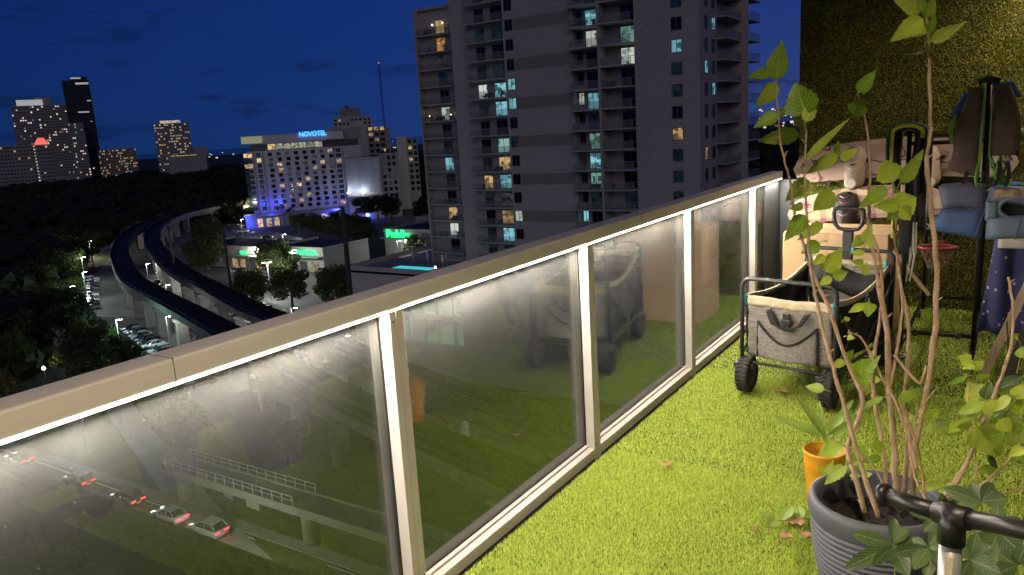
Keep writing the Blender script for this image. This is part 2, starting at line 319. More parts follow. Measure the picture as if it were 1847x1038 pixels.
M['tar'] = mat('tar', (.03,.032,.04), .8, var=.3, scale=.2, bump=.2)
struct('ground', MB().quad((-9000,-3000,G-.02),(9000,-3000,G-.02),(9000,16000,G-.02),(-9000,16000,G-.02)), 'ground')
M['sea'] = mat('sea', (.01,.02,.035), .18, var=.2, scale=.01, bump=.3, bscale=.2)
struct('sea', MB().quad((-9000,1500,G+.3),(-900,2600,G+.3),(-900,16000,G+.3),(-9000,16000,G+.3)), 'sea')
def strip(name, pts, w, z, m, kind='structure'):
    P = [Vector((p[0],p[1],0)) for p in pts]; L = []; Rr = []
    for i, p in enumerate(P):
        t = (P[min(i+1,len(P)-1)] - P[max(i-1,0)]).normalized(); n = Vector((-t.y,t.x,0)); L.append(p+n*w/2); Rr.append(p-n*w/2)
    b = MB()
    for i in range(len(P)-1): b.quad((*Rr[i].xy,z),(*Rr[i+1].xy,z),(*L[i+1].xy,z),(*L[i].xy,z))
    return tag(b.build(name, m), kind=kind)
def smooth_path(pts, n=6):
    P = [Vector((*p,0)) if len(p)==2 else Vector(p) for p in pts]; out = []
    for i in range(len(P)-1):
        p0 = P[max(i-1,0)]; p1 = P[i]; p2 = P[i+1]; p3 = P[min(i+2,len(P)-1)]
        for k in range(n):
            t = k/n; out.append(.5*((2*p1)+(p2-p0)*t+(2*p0-5*p1+4*p2-p3)*t*t+(3*p1-p0-3*p2+p3)*t**3))
    out.append(P[-1]); return out
def offset(path, d):
    o = []
    for i, p in enumerate(path):
        t = (path[min(i+1,len(path)-1)] - path[max(i-1,0)]).normalized(); o.append(p + Vector((-t.y,t.x,0))*d)
    return o
strip('street', [(-400,42.6),(200,42.6)], 7.0, G+.004, 'asphalt')
struct('pavement', MB().box(-400,200,46.2,47.7,G-.02,G+.13), 'pave')
struct('pavement', MB().box(-400,200,37.3,39.0,G-.02,G+.13), 'pave')
struct('road_marking', MB().quad((-125,38.9,G+.008),(-124.4,38.9,G+.008),(-124.4,46,G+.008),(-125,46,G+.008)).quad((-400,42.55,G+.008),(200,42.55,G+.008),(200,42.68,G+.008),(-400,42.68,G+.008)).quad((-400,45.7,G+.008),(200,45.7,G+.008),(200,45.85,G+.008),(-400,45.85,G+.008)), 'paint')
strip('cross_street', [(-128,-200),(-124,20),(-122,47),(-130,78)], 9, G+.012, 'asphalt')
struct('lawn', MB().quad((-118,47.8,G+.004),(60,47.8,G+.004),(60,60,G+.004),(-118,64,G+.004)), 'lawn')
struct('plaza', MB().quad((-104,78,G+.016),(-84,74,G+.016),(-78,92,G+.016),(-98,96,G+.016)), 'pave')
GA = smooth_path([(-30,52),(-60,60.5),(-85,69.5),(-110,79),(-130,86.5),(-158,96.5),(-182,106),(-212,121.5),(-240,137.5),(-273,159.5),(-310,189),(-334,216),(-350,240),(-372,290),(-385,360)])
GB = smooth_path([(-30,63),(-60,71.5),(-85,80),(-110,89.5),(-122,93.5),(-147,104),(-178,117),(-214,135),(-248,154),(-286,180),(-317,207),(-340,234),(-360,288),(-373,360)])
strip('viaduct_road', offset(GA,-6), 30, G+.008, 'lot')
strip('lit_path', offset(GA,17.5), 4, G+.020, 'pave')
strip('grass_verge', offset(GA,13.7), 3.0, G+.024, 'lawn')
struct('parking_lot', MB().quad((-250,150,G+.028),(-120,104,G+.028),(-112,150,G+.028),(-244,206,G+.028)), 'lot')
struct('grass_island', MB().quad((-190,138,G+.034),(-150,121,G+.034),(-148.6,123.4,G+.034),(-188.6,140.4,G+.034)), 'lawn')
strip('hotel_road', [(-226,190),(-262,214),(-300,236),(-352,270),(-400,306),(-470,372)], 15, G+.032, 'lot')
strip('hotel_verge', [(-235,180),(-290,216),(-345,250),(-400,290)], 5, G+.036, 'lawn')
# podium roof of the own building, dark, just below the balconies
pr_ = thing('podium_roof', 'dark flat roof of the podium below the balcony', 'roof', (0,0,0))
MB().box(-120, 60, 2.5, 23.0, -24, -20.6).build('roof_deck', 'dark_roof', pr_)
MB().box(-120, 60, 23.002, 23.6, -24, -20.0).build('parapet', 'dark_roof', pr_)
MB().box(-120, 60, -12, 23.4, G, -24.003).build('wall', 'tar', pr_)
for i,(x,y) in enumerate(((-38,17.5),(-30.5,16.2),(-22,19.5),(-47,20))):
    u = MB().bevbox(-1.3,1.3,-.9,.9,0,1.3,.05).lathe([(.5,1.3),(.5,1.45),(.1,1.5)], n=12).build('roof_unit','tar',None,loc=(x,y,-20.598)); tag(u, f'dark rooftop air unit on the podium roof, {ORD[i]} from the tower side' if 0 else f'dark rooftop air unit, {["second from left","third from left","rightmost","leftmost"][i]} on the dark podium roof', 'air unit', 'podium roof units')
# ================================================================== condo tower across the street
M['tower_wall'] = mat('tower_wall', (.41,.375,.355), .9, var=.06, scale=.15, bump=.15, bscale=2)
M['tower_band'] = mat('tower_band', (.25,.235,.20), .9, var=.06, scale=.3, bump=.15, bscale=2)
M['slab_edge'] = mat('slab_edge', (.42,.40,.39), .85, var=.08, scale=.5)
M['frame_dark'] = mat('frame_dark', (.16,.16,.16), .5)
M['rail_grey'] = mat('rail_grey', (.30,.29,.28), .5)
def pane_mat(name, base, emit, estr, rough=.08, clutter=True):
    m = bpy.data.materials.new(name); m.use_nodes = True; t = m.node_tree; b = t.nodes['Principled BSDF']
    b.inputs['Base Color'].default_value = (*base,1); b.inputs['Roughness'].default_value = rough
    if estr:
        c = N(t,'ShaderNodeTexCoord'); oi = N(t,'ShaderNodeObjectInfo'); mp = N(t,'ShaderNodeVectorMath',operation='ADD'); t.links.new(c.outputs['Object'],mp.inputs[0])
        sc_ = N(t,'ShaderNodeVectorMath',operation='SCALE'); sc_.inputs[0].default_value = (37,11,23); t.links.new(oi.outputs['Random'],sc_.inputs['Scale']); t.links.new(sc_.outputs[0],mp.inputs[1])
        v = N(t,'ShaderNodeTexVoronoi'); v.distance = 'CHEBYCHEV'; v.inputs['Scale'].default_value = 1.35; t.links.new(mp.outputs[0],v.inputs['Vector'])
        sx = N(t,'ShaderNodeSeparateColor'); t.links.new(v.outputs['Color'],sx.inputs[0])
        mr = N(t,'ShaderNodeMapRange'); mr.inputs[1].default_value=.15; mr.inputs[2].default_value=.5; mr.inputs[3].default_value=.18; mr.inputs[4].default_value=1; t.links.new(sx.outputs[0],mr.inputs[0])
        mr2 = N(t,'ShaderNodeMapRange'); mr2.inputs[3].default_value=.35; mr2.inputs[4].default_value=1.0; t.links.new(oi.outputs['Random'],mr2.inputs[0])
        mm = N(t,'ShaderNodeMath',operation='MULTIPLY'); t.links.new(mr.outputs[0],mm.inputs[0]); t.links.new(mr2.outputs[0],mm.inputs[1])
        m3 = N(t,'ShaderNodeMath',operation='MULTIPLY'); t.links.new(mm.outputs[0],m3.inputs[0]); m3.inputs[1].default_value = estr
        b.inputs['Emission Color'].default_value = (*emit,1); t.links.new(m3.outputs[0],b.inputs['Emission Strength'])
        m.cycles.emission_sampling = 'NONE'
    return m
M['p_dark'] = pane_mat('p_dark', (.006,.007,.009), None, 0)
M['p_teal'] = pane_mat('p_teal', (.012,.022,.026), (.10,.22,.26), .07)
M['p_dim'] = pane_mat('p_dim', (.03,.035,.035), (.35,.38,.33), .12)
M['p_cyan'] = pane_mat('p_cyan', (.1,.1,.1), (.28,.72,.85), .95)
M['p_white'] = pane_mat('p_white', (.1,.1,.1), (.72,.80,.70), .85)
M['p_green'] = pane_mat('p_green', (.1,.1,.1), (.38,.75,.62), .62)
M['p_warm'] = pane_mat('p_warm', (.1,.1,.1), (.95,.62,.25), .75)
M['p_orange'] = pane_mat('p_orange', (.1,.1,.1), (1.0,.45,.12), .85)
PK = dict(d='p_dark', t='p_teal', m='p_dim', c='p_cyan', w='p_white', g='p_green', y='p_warm', o='p_orange')
FL = 2.85; Z0 = 15.0
tower = thing('condo_tower', 'tall pale concrete condominium tower with balconies facing the railing', 'tower', (0,0,0))
BOT = -21.0
tw = MB()
tw.box(-65.6,-54.05,101.5,124,BOT,31)         # main wall
tw.box(-54.05,-44.45,102.8,124,BOT,31)        # recess of the balcony stacks
tw.box(-44.45,-35.3,101.5,108.5,BOT,31)
tw.box(-44.45,-36.4,108.502,123.5,BOT,31)
tw.box(-77.2,-65.6,104.0,124,BOT,31)
tw.box(-87.0,-77.2,108.2,124,BOT,21.9)
tw.build('wall', 'tower_wall', tower)
MB().box(-49.5,-49.2,100.4,102.8,BOT,31).build('fin_wall','tower_wall',tower)
MB().box(-87.0,-86.75,106.9,108.2,BOT,21.9).build('fin_wall','tower_wall',tower)
MB().box(-87.3,-77.0,107.6,124.2,21.9,22.3).build('roof_cap','slab_edge',tower)
MB().box(-36.4,-33.2,116.2,116.45,BOT,31).build('fin_wall','tower_wall',tower)
_mesh = {}
def win_mesh(w,h,parts):
    k=('w',w,h,parts)
    if k not in _mesh:
        b=MB(); f=.06; b.box(-w/2,-w/2+f,-.05,.06,0,h).box(w/2-f,w/2,-.05,.06,0,h).box(-w/2+f,w/2-f,-.05,.06,0,f).box(-w/2+f,w/2-f,-.05,.06,h-f,h)
        for i in range(1,parts): x=-w/2+w*i/parts; b.box(x-.03,x+.03,-.04,.05,f,h-f)
        fr=b.mesh('window','frame_dark'); pm=MB().box(-w/2+f,w/2-f,.0,.02,f,h-f)
        _mesh[k]=(fr,pm)
    return _mesh[k]
_pm={}
def window(parent, x,y,z, w,h, kind='d', rz=0, parts=2, name='window'):
    fr,pm = win_mesh(w,h,parts); o = link(name, fr, parent, (x,y,z), (0,0,rz))
    k=(w,h,parts,kind)
    if k not in _pm: _pm[k]=pm.mesh('pane',PK[kind])
    link('pane',_pm[k],o); return o
M['rail_glass'] = bpy.data.materials.new('rail_glass'); M['rail_glass'].use_nodes=True
_t=M['rail_glass'].node_tree; _b=_t.nodes['Principled BSDF']; _b.inputs['Base Color'].default_value=(.22,.23,.24,1); _b.inputs['Roughness'].default_value=.1; _b.inputs['Alpha'].default_value=.28
_bm={}
def balcony(parent, x0,x1,yf,yw,z,rz=0,ox=0,oy=0, side=True):
    """slab with a glazed rail; local x along the front"""
    w=x1-x0; d=yw-yf; k=(round(w,2),round(d,2))
    if k not in _bm:
        s=MB().box(-w/2,w/2,0,d,-.20,0).mesh('balcony','slab_edge'); r=MB().box(-w/2+.03,w/2-.03,.05,.09,1.02,1.07)
        n=max(2,int(w/1.15))
        for i in range(n+1): xx=-w/2+.05+(w-.1)*i/n; r.box(xx-.02,xx+.02,.05,.09,0,1.02)
        for sx in (-1,1):
            r.box(sx*(w/2-.05)-.02,sx*(w/2-.05)+.02,.09,d-.02,1.02,1.07)
        g=MB().box(-w/2+.06,w/2-.06,.06,.075,.08,.98).mesh('rail_glass','rail_glass')
        _bm[k]=(s,r.mesh('railing','rail_grey'),g)
    s,r,g=_bm[k]; o=link('balcony',s,parent,((x0+x1)/2 if not rz else ox,yf if not rz else oy,z),(0,0,rz)); link('railing',r,o); link('rail_glass',g,o); return o
LV = {}
ks = list(range(2,-13,-1))            # storeys from the top of the picture down
lc_d='yomtdwdtctdywdtd'; lc_w='wdcmdmddcwdycdtd'
md_l='ddtdtwtddtytdttdd'; md_r='ddtdtccdgycmyctdd'
c3='dddddccdtdddwdddtd'; c4w='ddddddwddtddcdd'; c4d='ddcwddctgcgtddd'; c5d='dddgwddddddtddd'
c6='tttdcttdytttttt'; r1='dddddcdddyddddd'; r2='dddcddcddddddd'+'d'
for i,k in enumerate(ks):
    z = Z0 + FL*k            # floor level
    # left wing
    if z < 19:
        window(tower,-82.4,108.16,z+.05,1.9,2.2,lc_d[(i-1)%16],name='balcony_door')
        window(tower,-78.4,108.16,z+.75,1.25,1.6,lc_w[(i-1)%16])
        balcony(tower,-86.6,-79.7,106.8,108.198,z)
    # middle stack
    window(tower,-71.5,103.96,z+.05,1.75,2.15,md_l[i%17],name='balcony_door'); window(tower,-68.2,103.96,z+.05,2.2,2.2,md_r[i%17],name='balcony_door')
    balcony(tower,-73.6,-65.75,102.4,103.998,z)
    # plain wall windows and bands
    window(tower,-64.5,101.46,z+.85,1.35,1.65,c3[i%18])
    if i%2==0: MB().box(-63.7,-54.1,101.47,101.498,z+.82,z+2.5).build('wall_band','tower_band',tower)
    window(tower,-53.4,102.76,z+.75,.95,1.7,c4w[i],name='window'); window(tower,-51.1,102.76,z+.05,2.6,2.3,c4d[i],name='balcony_door',parts=3)
    window(tower,-45.9,102.76,z+.05,2.2,2.3,c5d[i],name='balcony_door')
    balcony(tower,-54.0,-49.52,100.4,102.798,z); balcony(tower,-49.18,-44.5,100.4,102.798,z)
    window(tower,-38.4,101.46,z+.85,1.5,1.65,c6[i])
    window(tower,-35.26,103.9,z+.85,1.2,1.65,r1[i],rz=R(90)); window(tower,-35.26,106.9,z+.85,1.4,1.65,r2[i],rz=R(90))
    window(tower,-36.36,110.2,z+.05,1.9,2.2,'tdmdmdtdmdtdtdd'[i],rz=R(90),name='balcony_door'); window(tower,-36.36,118.5,z+.05,1.6,2.2,'ddtddmdddtddddd'[i],rz=R(90),name='balcony_door')
    balcony(tower,0,7.2,0,2.3,z,R(90),-34.1,112.45); balcony(tower,0,5.2,0,3.4,z,R(90),-33.0,119.2)
    MB().box(-66.4,-66.15,102.6,103.96,z+2.2,z+2.3).build('ceiling_spot','slab_edge',tower) if i%5==0 else None
M['joint'] = mat('joint', (.30,.28,.29), .9)
for k in ks:
    z = Z0 + FL*k
    MB().box(-65.6,-54.1,101.488,101.4985,z-.06,z-.02).build('floor_joint','joint',tower); MB().box(-44.4,-35.31,101.488,101.4985,z-.06,z-.02).build('floor_joint','joint',tower)
    for x in (-58.6,-42.6): MB().lathe([(.10,-.03),(.10,.0),(.06,.0)],(x,101.497,z+1.9),10,'y').build('wall_vent','frame_dark',tower)
    MB().bevbox(-73.2,-72.6,102.6,103.2,z+2.35,z+2.58,.03).build('soffit_unit','frame_dark',tower) if k%3==0 else None
# balcony clutter: planters, loungers, chairs seen as dark shapes
M['clutter'] = mat('clutter', (.02,.02,.018), .8)
M['p_light'] = mat('p_light', (.3,.3,.3), .5, emit=(1,.72,.35), estr=9)
for (x,y,zk,kind) in ((-84.6,107.3,1,'s'),(-81,107.2,0,'p'),(-84.5,107.4,0,'c'),(-84.9,107.3,-4,'p'),(-80.9,107.3,-4,'p'),(-83,107.2,-4,'s'),(-70,102.9,-3,'s'),(-67.3,102.8,-3,'c'),(-68.9,102.9,-7,'s'),(-84.8,107.3,-11,'p'),(-83.6,107.3,-11,'p'),(-81.2,107.3,-11,'p'),(-52.6,101.1,0,'s'),(-50.2,101,0,'p'),(-48,101.2,-3,'s'),(-52.8,101.2,-7,'c'),(-51,101.2,-8,'s'),(-48.2,101.3,-8,'c'),(-71.9,102.9,-8,'c'),(-69,102.9,-10,'c'),(-83.4,107.3,-9,'c'),(-81.4,107.2,-10,'s')):
    z=Z0+FL*zk
    if kind=='p':
        b=MB().lathe([(.16,0),(.2,.35)],n=10)
        for _ in range(26):
            a=rnd.uniform(0,6.28); e=rnd.uniform(.2,1.3); L=rnd.uniform(.4,.75); d=Vector((math.cos(a)*math.cos(e),math.sin(a)*math.cos(e),math.sin(e)))*L; n_=Vector((-d.y,d.x,0)).normalized()*.09
            p=Vector((0,0,.4)); b.quad(p,p+d*.5+n_,p+d,p+d*.5-n_)
    elif kind=='s': b=MB().bevbox(-.8,.8,-.35,.35,.15,.42,.05).bevbox(-.8,.8,.25,.4,.42,.78,.05)
    else: b=MB().bevbox(-.25,.25,-.25,.25,.4,.46,.02).bevbox(-.25,.25,.2,.25,.46,.9,.02).box(-.24,-.2,-.24,-.2,0,.4).box(.2,.24,-.24,-.2,0,.4).box(-.24,-.2,.2,.24,0,.4).box(.2,.24,.2,.24,0,.4)
    b.build({'p':'planter','s':'lounge','c':'chair'}[kind],'clutter',tower,loc=(x,y,z+.002))
for (x,y,zk) in ((-85.2,107.1,-4),(-80.6,107.1,-4),(-81.2,107.4,1),(-83.9,108.0,1)):
    MB().lathe([(.02,-.1),(.09,-.05),(.09,.05),(.02,.1)],n=10).build('balcony_lamp','p_light',tower,loc=(x,y,Z0+FL*zk+(1.6 if zk==1 else .9)))
# podium with garage and pool deck
M['garage_light'] = mat('garage_light',(.3,.4,.35),.6,emit=(.28,.95,.62),estr=.55)
M['pool_water'] = mat('pool_water',(.05,.35,.4),.1,emit=(.05,.62,.70),estr=.9,var=.1,scale=.5)
M['deck_tile'] = mat('deck_tile',(.26,.25,.24),.8,var=.15,scale=.7)
pod = thing('garage_podium','grey parking podium with green lit garage openings under the pool deck','podium',(0,0,0))
MB().box(-97.3,-30,97.5,130,G,-30.6-3.0).box(-97.3,-30,97.5,130,-22.9,-21.4).box(-97.3,-86.2,96,97.5,G,-21).box(-73,-30,96,97.5,G,-21).box(-86.2,-73,96,97.5,-24.4,-21).box(-86.2,-73,96,97.5,G,-33.2).box(-97.3,-30,112,130,-33.6,-22.9).build('wall','tower_wall',pod)
for z0,z1 in ((-28.3,-27.6),(-33.2,-32.5)): MB().box(-86.1,-73.1,96.05,97.5,z0,z1).build('spandrel','tower_wall',pod)
MB().box(-97.2,-30.1,97.6,130,-28.5,-28.2).build('garage_floor','concrete',pod)
for x in (-84.4,-81.2,-78.0,-74.8): MB().box(x-.25,x+.25,96.1,96.6,-33.2,-24.4).build('column','tower_wall',pod)
for i,x in enumerate((-82.8,-79.6,-76.4)):
    for z in (-24.8,-29.4):
        MB().box(x-1.3,x+1.3,108,108.3,z-2.3,z).build('lit_bay','garage_light',pod)
ld = bpy.data.lights.new('garage_lamp','AREA'); ld.shape='RECTANGLE'; ld.size=12; ld.size_y=4; ld.energy=260; ld.color=(.25,1,.6)
for z in (-24.6,-28.7):
    lo=bpy.data.objects.new('garage_lamp',ld); COL.objects.link(lo); lo.parent=pod; lo.location=(-80,101,z)
MB().box(-97.3,-30,96,108.2,-21.4,-21.0).build('deck','deck_tile',pod)
MB().box(-97.3,-30,95.9,96.1,-21,-20.2).build('parapet','tower_wall',pod)
MB().box(-97.5,-97.3,96.1,130,-21,-20.2).build('parapet','tower_wall',pod)
pool = thing('swimming_pool','turquoise lit swimming pool on the podium deck beside the tower','pool',(0,0,0))
MB().box(-90.2,-81.2,97.0,101.6,-20.99,-20.90).build('coping','slab_edge',pool); MB().box(-89.8,-81.6,97.3,101.3,-20.895,-20.86).build('water','pool_water',pool)
for i,(x,y) in enumerate(((-79.6,100.5),(-80.4,102.6),(-85.2,103.4),(-88.4,103.2))):
    pt=thing('patio_umbrella',f'closed pale parasol beside the lit pool, {["nearest the tower","behind the pool corner","behind the pool middle","behind the pool left end"][i]}','parasol',(x,y,-21),group='parasols by the pool')
    MB().tube([(0,0,0),(0,0,2.7)],.04,6).build('pole','rail_grey',pt); MB().lathe([(.05,2.75),(.16,2.3),(.2,1.5),(.1,1.3)],n=10).build('canopy','slab_edge',pt)
def lamp(P, energy, col=(1,.95,.82), r=.25, name=None, parent=None):
    ld=bpy.data.lights.new('lamp_light','POINT'); ld.energy=energy; ld.color=col; ld.shadow_soft_size=r; lo=bpy.data.objects.new('bulb',ld); COL.objects.link(lo)
    if parent: lo.parent=parent
    lo.location=P; return lo
dl=thing('deck_lamp','small bright lamp at the pool deck edge beside the tower','lamp',(-78.6,97.2,-20.98)); MB().tube([(0,0,0),(0,0,.9)],.05,6).build('post','rail_grey',dl); M['white_lamp']=mat('white_lamp',(.9,.9,.9),.4,emit=(1,.95,.85),estr=26); MB().lathe([(.03,.9),(.14,1.0),(.14,1.15),(.03,1.25)],n=10).build('lamp_head','white_lamp',dl); lamp((0,0,1.5),60,parent=dl)
# ================================================================== viaduct
M['girder']=mat('girder',(.11,.108,.10),.85,var=.2,scale=.6,bump=.3,bscale=6)
def guideway(name, label, path, zt, w=5.4, col_every=11, columns=True, rail=True):
    t = thing(name, label, 'viaduct', (0,0,0)); L=offset(path,w/2); Rr=offset(path,-w/2); b=MB(); n=len(path)
    prof=[(-w/2,zt+.95),(-w/2+.18,zt+.95),(-w/2+.2,zt),(w/2-.2,zt),(w/2-.18,zt+.95),(w/2,zt+.95),(w/2,zt-.35),(1.1,zt-.6),(.85,zt-2.0),(-.85,zt-2.0),(-1.1,zt-.6),(-w/2,zt-.35)]
    rows=[offset(path,o) for o,_ in prof]; m=len(prof)
    vs=[(rows[j][i].x,rows[j][i].y,prof[j][1]) for i in range(n) for j in range(m)]
    fs=[];ms=[]
    for i in range(n-1):
        for j in range(m):
            fs.append((i*m+j,i*m+(j+1)%m,(i+1)*m+(j+1)%m,(i+1)*m+j)); ms.append(1 if j in (0,1,2,3,4) else 0)
    b.v=vs;b.f=fs;b.m=ms; b.build('girder',['girder','trackbed'],t)
    for o in (-.75,.75):
        r=offset(path,o); MB().tube([(p.x,p.y,zt+.16) for p in r],.07,5).build('track_rail','steel',t)
    if rail:
        for o in (-w/2+.09,w/2-.09):
            r=offset(path,o); rb=MB().tube([(p.x,p.y,zt+1.75) for p in r],.03,4)
            for i in range(0,n-1):
                for q in (0,.5):
                    p=r[i].lerp(r[i+1],q); rb.tube([(p.x,p.y,zt+.94),(p.x,p.y,zt+1.75)],.03,4)
            rb.build('handrail','steel',t)
    for i in range(2,n-1,3):
        c=path[i]; tg=(path[i+1]-path[i-1]).normalized(); a=math.atan2(tg.y,tg.x)
        if columns:
            MB().bevbox(-.7,.7,-1.1,1.1,G,zt-2.9,.12).add([(-.7,-1.1,zt-2.9),(.7,-1.1,zt-2.9),(.7,1.1,zt-2.9),(-.7,1.1,zt-2.9),(-.8,-1.7,zt-2.0),(.8,-1.7,zt-2.0),(.8,1.7,zt-2.0),(-.8,1.7,zt-2.0)],[(0,1,5,4),(1,2,6,5),(2,3,7,6),(3,0,4,7),(4,5,6,7)]).build('column','concrete',t,loc=(c.x,c.y,0)).rotation_euler=(0,0,a)
    return t
VZ=G+8.6
guideway('rail_viaduct','dark curved elevated rail guideway on the left, nearer the trees',GA,VZ)
guideway('rail_viaduct','dark curved elevated rail guideway on the right, beside the parking lot',GB,VZ)
# low footbridge beside the street
fb=thing('footbridge','low pale footbridge with metal railings on round columns beside the street','footbridge',(0,0,0)); fz=G+4.6
MB().box(-79,-20,46.6,49.4,fz-.5,fz).build('deck','concrete',fb); MB().box(-79.02,-20,46.35,46.6,fz-.75,fz+.16).build('edge_beam','concrete',fb); MB().box(-79.02,-20,49.4,49.65,fz-.75,fz+.16).build('edge_beam','concrete',fb)
for y in (46.47,49.52):
    r=MB().tube([(-79,y,fz+1.15),(-58,y,fz+1.15)],.04,5).tube([(-79,y,fz+.65),(-58,y,fz+.65)],.03,5)
    for i in range(15): r.tube([(-79+i*1.5,y,fz+.15),(-79+i*1.5,y,fz+1.15)],.04,5)
    r.build('railing','paint',fb)
for x in (-78.4,-57.6,-36): MB().lathe([(.85,0),(.85,3.0),(1.2,4.1)],(x,48,G),20).build('column','concrete',fb,True)
MB().bevbox(-65.2,-63.2,46.4,49.6,fz-1.6,fz-.752,.05).build('crossbeam','concrete',fb)
# street signs near the bridge
M['sign_blue']=mat('sign_blue',(.03,.05,.20),.4); M['sign_yellow']=mat('sign_yellow',(.7,.45,.04),.5)
sg=thing('street_sign','dark blue street sign on a post at the kerb','sign',(-69.2,47.2,G+.13)); MB().tube([(0,0,0),(0,0,3.2)],.06,6).build('post','steel',sg); MB().bevbox(-.75,.75,-.05,.05,2.6,3.8,.03).build('panel','sign_blue',sg)
sg=thing('warning_sign','small yellow warning sign on a post by the footbridge','sign',(-80.5,47.2,G+.13)); MB().tube([(0,0,0),(0,0,5)],.06,6).build('post','steel',sg); MB().add([(-.5,0,4.6),(0,0,4.1),(.5,0,4.6),(0,0,5.1),(-.5,.05,4.6),(0,.05,4.1),(.5,.05,4.6),(0,.05,5.1)],[(0,1,2,3),(7,6,5,4),(0,4,5,1),(1,5,6,2),(2,6,7,3),(3,7,4,0)]).build('panel','sign_yellow',sg)
# ================================================================== buildings seen flat-on: local frame facing the camera
class Facade:
    def __init__(s, name, label, az, D, cat='building', turn=0):
        s.o=polar(az,D,0); s.rz=R(-az+turn); s.t=thing(name,label,cat,s.o,s.rz); s.n=Vector((math.sin(s.rz),-math.cos(s.rz),0)); s.u=Vector((math.cos(s.rz),math.sin(s.rz),0))
    def uz(s,px,py):
        d=ray(px,py); k=(s.o-CAM).dot(s.n)/d.dot(s.n); P=CAM+d*k; return (P-s.o).dot(s.u), P.z
M['hotel_wall']=mat('hotel_wall',(.40,.385,.38),.8,var=.05,scale=.1); M['hotel_grey']=mat('hotel_grey',(.20,.21,.22),.6,var=.1,scale=.2)
M['hotel_dark']=mat('hotel_dark',(.03,.03,.035),.3); M['cornice']=mat('cornice',(.45,.43,.32),.7)
M['fascia_lit']=mat('fascia_lit',(.4,.4,.3),.6,emit=(.75,.80,.35),estr=.22); M['lounge_lit']=pane_mat('lounge_lit',(.1,.1,.1),(.80,.80,.58),.50); M['room_lit']=pane_mat('room_lit',(.1,.1,.1),(1.0,.68,.34),.95); M['blue_sign']=mat('blue_sign',(.05,.2,.6),.4,emit=(.05,.30,1.0),estr=3.0)
M['billboard']=mat('billboard',(.30,.34,.42),.7,var=.18,scale=.35,stretch=(1,1,.03))
F=Facade('hotel','wide pale hotel with blue roof sign and lit rooms','',0) if 0 else Facade('hotel','wide pale hotel with a blue lit roof sign and scattered lit rooms',-48.2,400)
H=F.t
def fu(px,py): return F.uz(px,py)
uL,zt_=fu(437,247); uR,_=fu(648,240); zr=fu(530,243)[1]; zl1=fu(530,257)[1]; zl0=fu(530,269)[1]; uW0=fu(482,300)[0]; uW1=fu(606,300)[0]; uS=fu(475,300)[0]
MB().box(uL+1.2,uR,0,16,G,zl0).build('wall','hotel_wall',H)
MB().box(uL+3,uR-1,1.2,15,zl0,zl1).build('lounge_core','hotel_dark',H)
MB().box(uL-.6,uR-8,-1.0,15,zl1+.3,zr+.4).build('cornice','hotel_wall',H); MB().box(uL-.7,uL+9,-1.3,-1.01,zl1+.6,zr+.1).build('lit_fascia','fascia_lit',H)
MB().box(uR-16,uR+1,2,14,zl1-.5,zr+2.2).build('penthouse','hotel_grey',H)
n=7
for i in range(n):
    a=fu(482+i*(100/n),260)[0]; b=fu(482+(i+.92)*(100/n),260)[0]; MB().box(a,b,1.05,1.15,zl0+.3,zl1-.2).build('lounge_window','lounge_lit' if i not in (0,) else 'room_lit',H)
zb=fu(530,377)[1]; zt2=fu(530,272)[1]; rows=11; cols=8; rh=(zt2-zb)/rows
rs=random.Random(3)
for r_ in range(rows):
    for c in range(cols):
        x=uW0+(uW1-uW0)*(c+.5+(.05 if r_%2 else -.05))/cols; lit=rs.random()<.19
        window(H,x,-.03,zb+rh*r_+.6,2.3 if lit else 2.0,1.75,rs.choice('ddm'),parts=1) if not lit else None
        if lit:
            fr,pm=win_mesh(2.3,1.75,1); o=link('window',fr,H,(x,-.03,zb+rh*r_+.6)); k=('hot',)
            if k not in _pm: _pm[k]=pm.mesh('pane','room_lit')
            link('pane',_pm[k],o)
    # glazed corner bay on the left and glazed strip on the right
    for (a,b,pl) in ((443,460,.35),(466,476,.3),(609,620,.2)):
        x0=fu(a,320)[0]; x1=fu(b,320)[0]; w_=round(x1-x0-.5,1); lit=rs.random()<pl; fr,pm=win_mesh(w_,2.0,2); o=link('window',fr,H,((x0+x1)/2,-.03,zb+rh*r_+.5)); k=('hb',w_,lit)
        if k not in _pm: _pm[k]=pm.mesh('pane','room_lit' if lit else 'p_teal')
        link('pane',_pm[k],o)
for px in (462,479,607,622): x=fu(px,320)[0]; MB().box(x-.35,x+.35,-.5,-.001,G+6,zl0).build('pilaster','hotel_grey',H)
tx=text_mesh('NOVOTEL',3.3,.25,'blue_sign',H,'sign_lettering',.05); a=fu(564,243); tx.location=(a[0],-1.5,a[1]+.3); tx.rotation_euler=(R(90),0,0); tx.scale=(.86,1,1)
# base with canopy, blue floodlights
MB().box(uL-3,uR+14,-7,-.01,G,G+5.6).build('lobby','hotel_grey',H); MB().box(uL-3.5,uR+14.5,-8,0,G+5.6,G+6.4).build('canopy','hotel_grey',H)
for px in (470,486,500,585,600,612):
    x=fu(px,395)[0]; MB().box(x-1.2,x+1.2,-7.06,-7.01,G+.4,G+4.4).build('lobby_window','room_lit',H)
for (px,py,e) in ((447,392,700),(476,368,500),(503,366,700),(490,380,900),(605,375,1100),(590,392,900),(640,366,900),(660,385,1100),(686,372,900),(452,402,700)):
    u_,z_=F.uz(px,py); lamp((u_,-9.5 if py>372 else -3.0,z_),e*(1.5 if px<600 else 3.0),(.06,.08,1.0),.3,parent=H)
